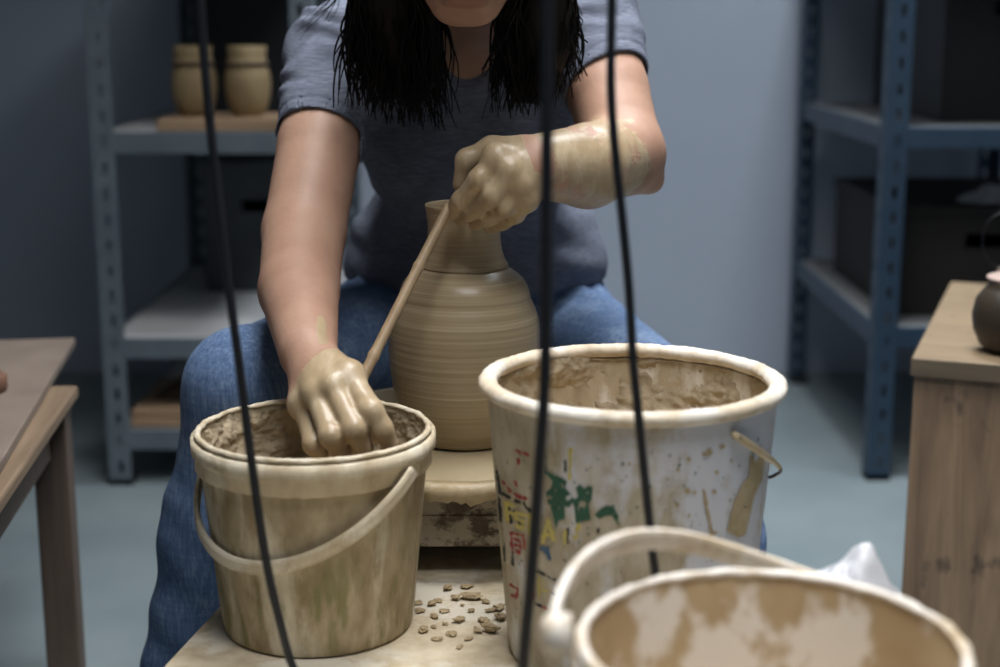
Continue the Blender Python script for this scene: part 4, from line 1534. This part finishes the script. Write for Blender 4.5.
# wisps crossing the shoulders, and hair down the back
for k in range(14):
    st = hd(-.072, -.03 + random.uniform(-.03, .03), .03)
    pe = P(random.uniform(300, 338), random.uniform(8, 46), 1.775 + random.uniform(-.01, .02))
    lock([st, hd(-.10, -.02, -.02), P(340, -14, 1.77), pe], random.uniform(.0005, .0013), .006)
for k in range(14):
    st = hd(.072, -.03 + random.uniform(-.03, .03), .03)
    pe = P(random.uniform(572, 592), random.uniform(20, 60), 1.76 + random.uniform(-.01, .02))
    lock([st, hd(.10, -.02, -.02), P(566, -14, 1.765), pe], random.uniform(.0005, .0013), .006)
for k in range(260):
    a = random.uniform(-1, 1)
    st = hd(a * .05, -.075 + random.uniform(-.02, .03), .024 + .094 * math.sqrt(max(.05, 1 - (a * .6) ** 2 - .36)))
    m1 = hd(a * .085, -.108 + abs(a) * .03, -.02)
    m2 = A((-.035 + a * .11, 1.92 + .02 * random.random(), .95))
    pe = A((-.035 + a * .12 + random.uniform(-.01, .01), 2.03 + random.uniform(0, .02), random.uniform(.80, .88)))
    lock([st, m1, m2, pe], random.uniform(.004, .007), .008)
hm.out('hair', MAT['hair'], PERSON, world=True, smooth=True)

# stool under the potter
ST = empty('stool', (-.035, 2.12, 0), 'round low stool under the seated potter', 'stool')
MB().lathe([(.0, .325), (.14, .325), (.15, .333), (.15, .351), (.14, .359), (0, .360)], 40).out('stool_seat', MAT['seat'], ST, smooth=True)
for k in range(4):
    a = PI / 4 + PI / 2 * k
    MB().tube([(.10 * math.cos(a), .10 * math.sin(a), .325), (.15 * math.cos(a), .15 * math.sin(a), 0)], .012, 12).out('leg', MAT['steel'], ST, smooth=True)

# ------------------------------------------------------------------ bamboo stick held by the left hand
s0, s1_ = P(449, 206, 1.552), P(361, 381, 1.43)
sp = [s0 + (s1_ - s0) * f for f in np.linspace(0, 1, 60)]
rad = []
for i, f in enumerate(np.linspace(0, 1, 60)):
    r = .0050 + .0006 * f
    for nd in (.36, .86):
        r += .0012 * math.exp(-((f - nd) / .012) ** 2)
    rad.append(r)
dv = nrm(s1_ - s0)
stk = MB().tube(sp, rad, 16).out('bamboo_stick', MAT['bamboo'], smooth=True, origin=s0)
tag(stk, 'thin bamboo stick held slanting across the vase by the raised hand', 'stick')

# ------------------------------------------------------------------ lights
def lamp(x, y, w, d, label, watts, col=(1, .97, .93), spread=180):
    l = empty('ceiling_light', (x, y, ZC - .07), label, 'ceiling light')
    MB().box((-w / 2 - .02, -d / 2 - .02, .02), (w / 2 + .02, d / 2 + .02, .069)).out('lamp_housing', MAT['trim'], l)
    MB().box((-w / 2, -d / 2, .008), (w / 2, d / 2, .0195)).out('lamp_diffuser', MAT['lamp'], l)
    L = bpy.data.lights.new('lamp_light', 'AREA')
    L.shape = 'RECTANGLE'
    L.size, L.size_y = w, d
    L.energy = watts
    L.color = col
    L.spread = math.radians(spread)
    o = bpy.data.objects.new('lamp_light', L)
    COL.objects.link(o)
    o.location = (x, y, ZC - .068)
    return o


lamp(.14, 1.62, .80, .8, 'square ceiling light above the potter', 17, (.98, .98, 1), spread=110)
lamp(.20, .50, .80, .6, 'square ceiling light above the foreground bucket', 12, (.98, .98, 1), spread=110)
lamp(.76, 2.75, .5, .3, 'short ceiling light near the back wall', 20, (.88, .94, 1), spread=120)
L = bpy.data.lights.new('fill_window_light', 'AREA')  # added bluish fill from behind the camera, placed at the invented window
L.shape = 'RECTANGLE'
L.size, L.size_y = wx1 - wx0, wz1 - wz0
L.energy = 1.5
L.color = (.70, .84, 1.0)
lo_ = bpy.data.objects.new('fill_window_light', L)
COL.objects.link(lo_)
lo_.location = ((wx0 + wx1) / 2, YF - .12, (wz0 + wz1) / 2)
lo_.rotation_euler = (math.radians(90), 0, 0)

W = bpy.data.worlds.new('World')
SC.world = W
W.use_nodes = True
W.node_tree.nodes['Background'].inputs[0].default_value = (.55, .68, .85, 1)
W.node_tree.nodes['Background'].inputs[1].default_value = .25

# ------------------------------------------------------------------ camera
cam = bpy.data.cameras.new('camera')
cam.sensor_width = 36
cam.lens = 54
cam.dof.use_dof = True
cam.dof.focus_distance = 1.52
cam.dof.aperture_fstop = 3.2
co = bpy.data.objects.new('camera', cam)
COL.objects.link(co)
co.location = (0, 0, H)
co.rotation_euler = (math.radians(90) - PITCH, 0, 0)
cam.clip_start = .05
SC.camera = co
SC.view_settings.view_transform = 'Standard'
SC.view_settings.look = 'None'
SC.view_settings.gamma = 1
SC.view_settings.exposure = 0
SC.view_settings.use_curve_mapping = False
SC.cycles.use_denoising = True
SC.cycles.max_bounces = 6
SC.cycles.diffuse_bounces = 2
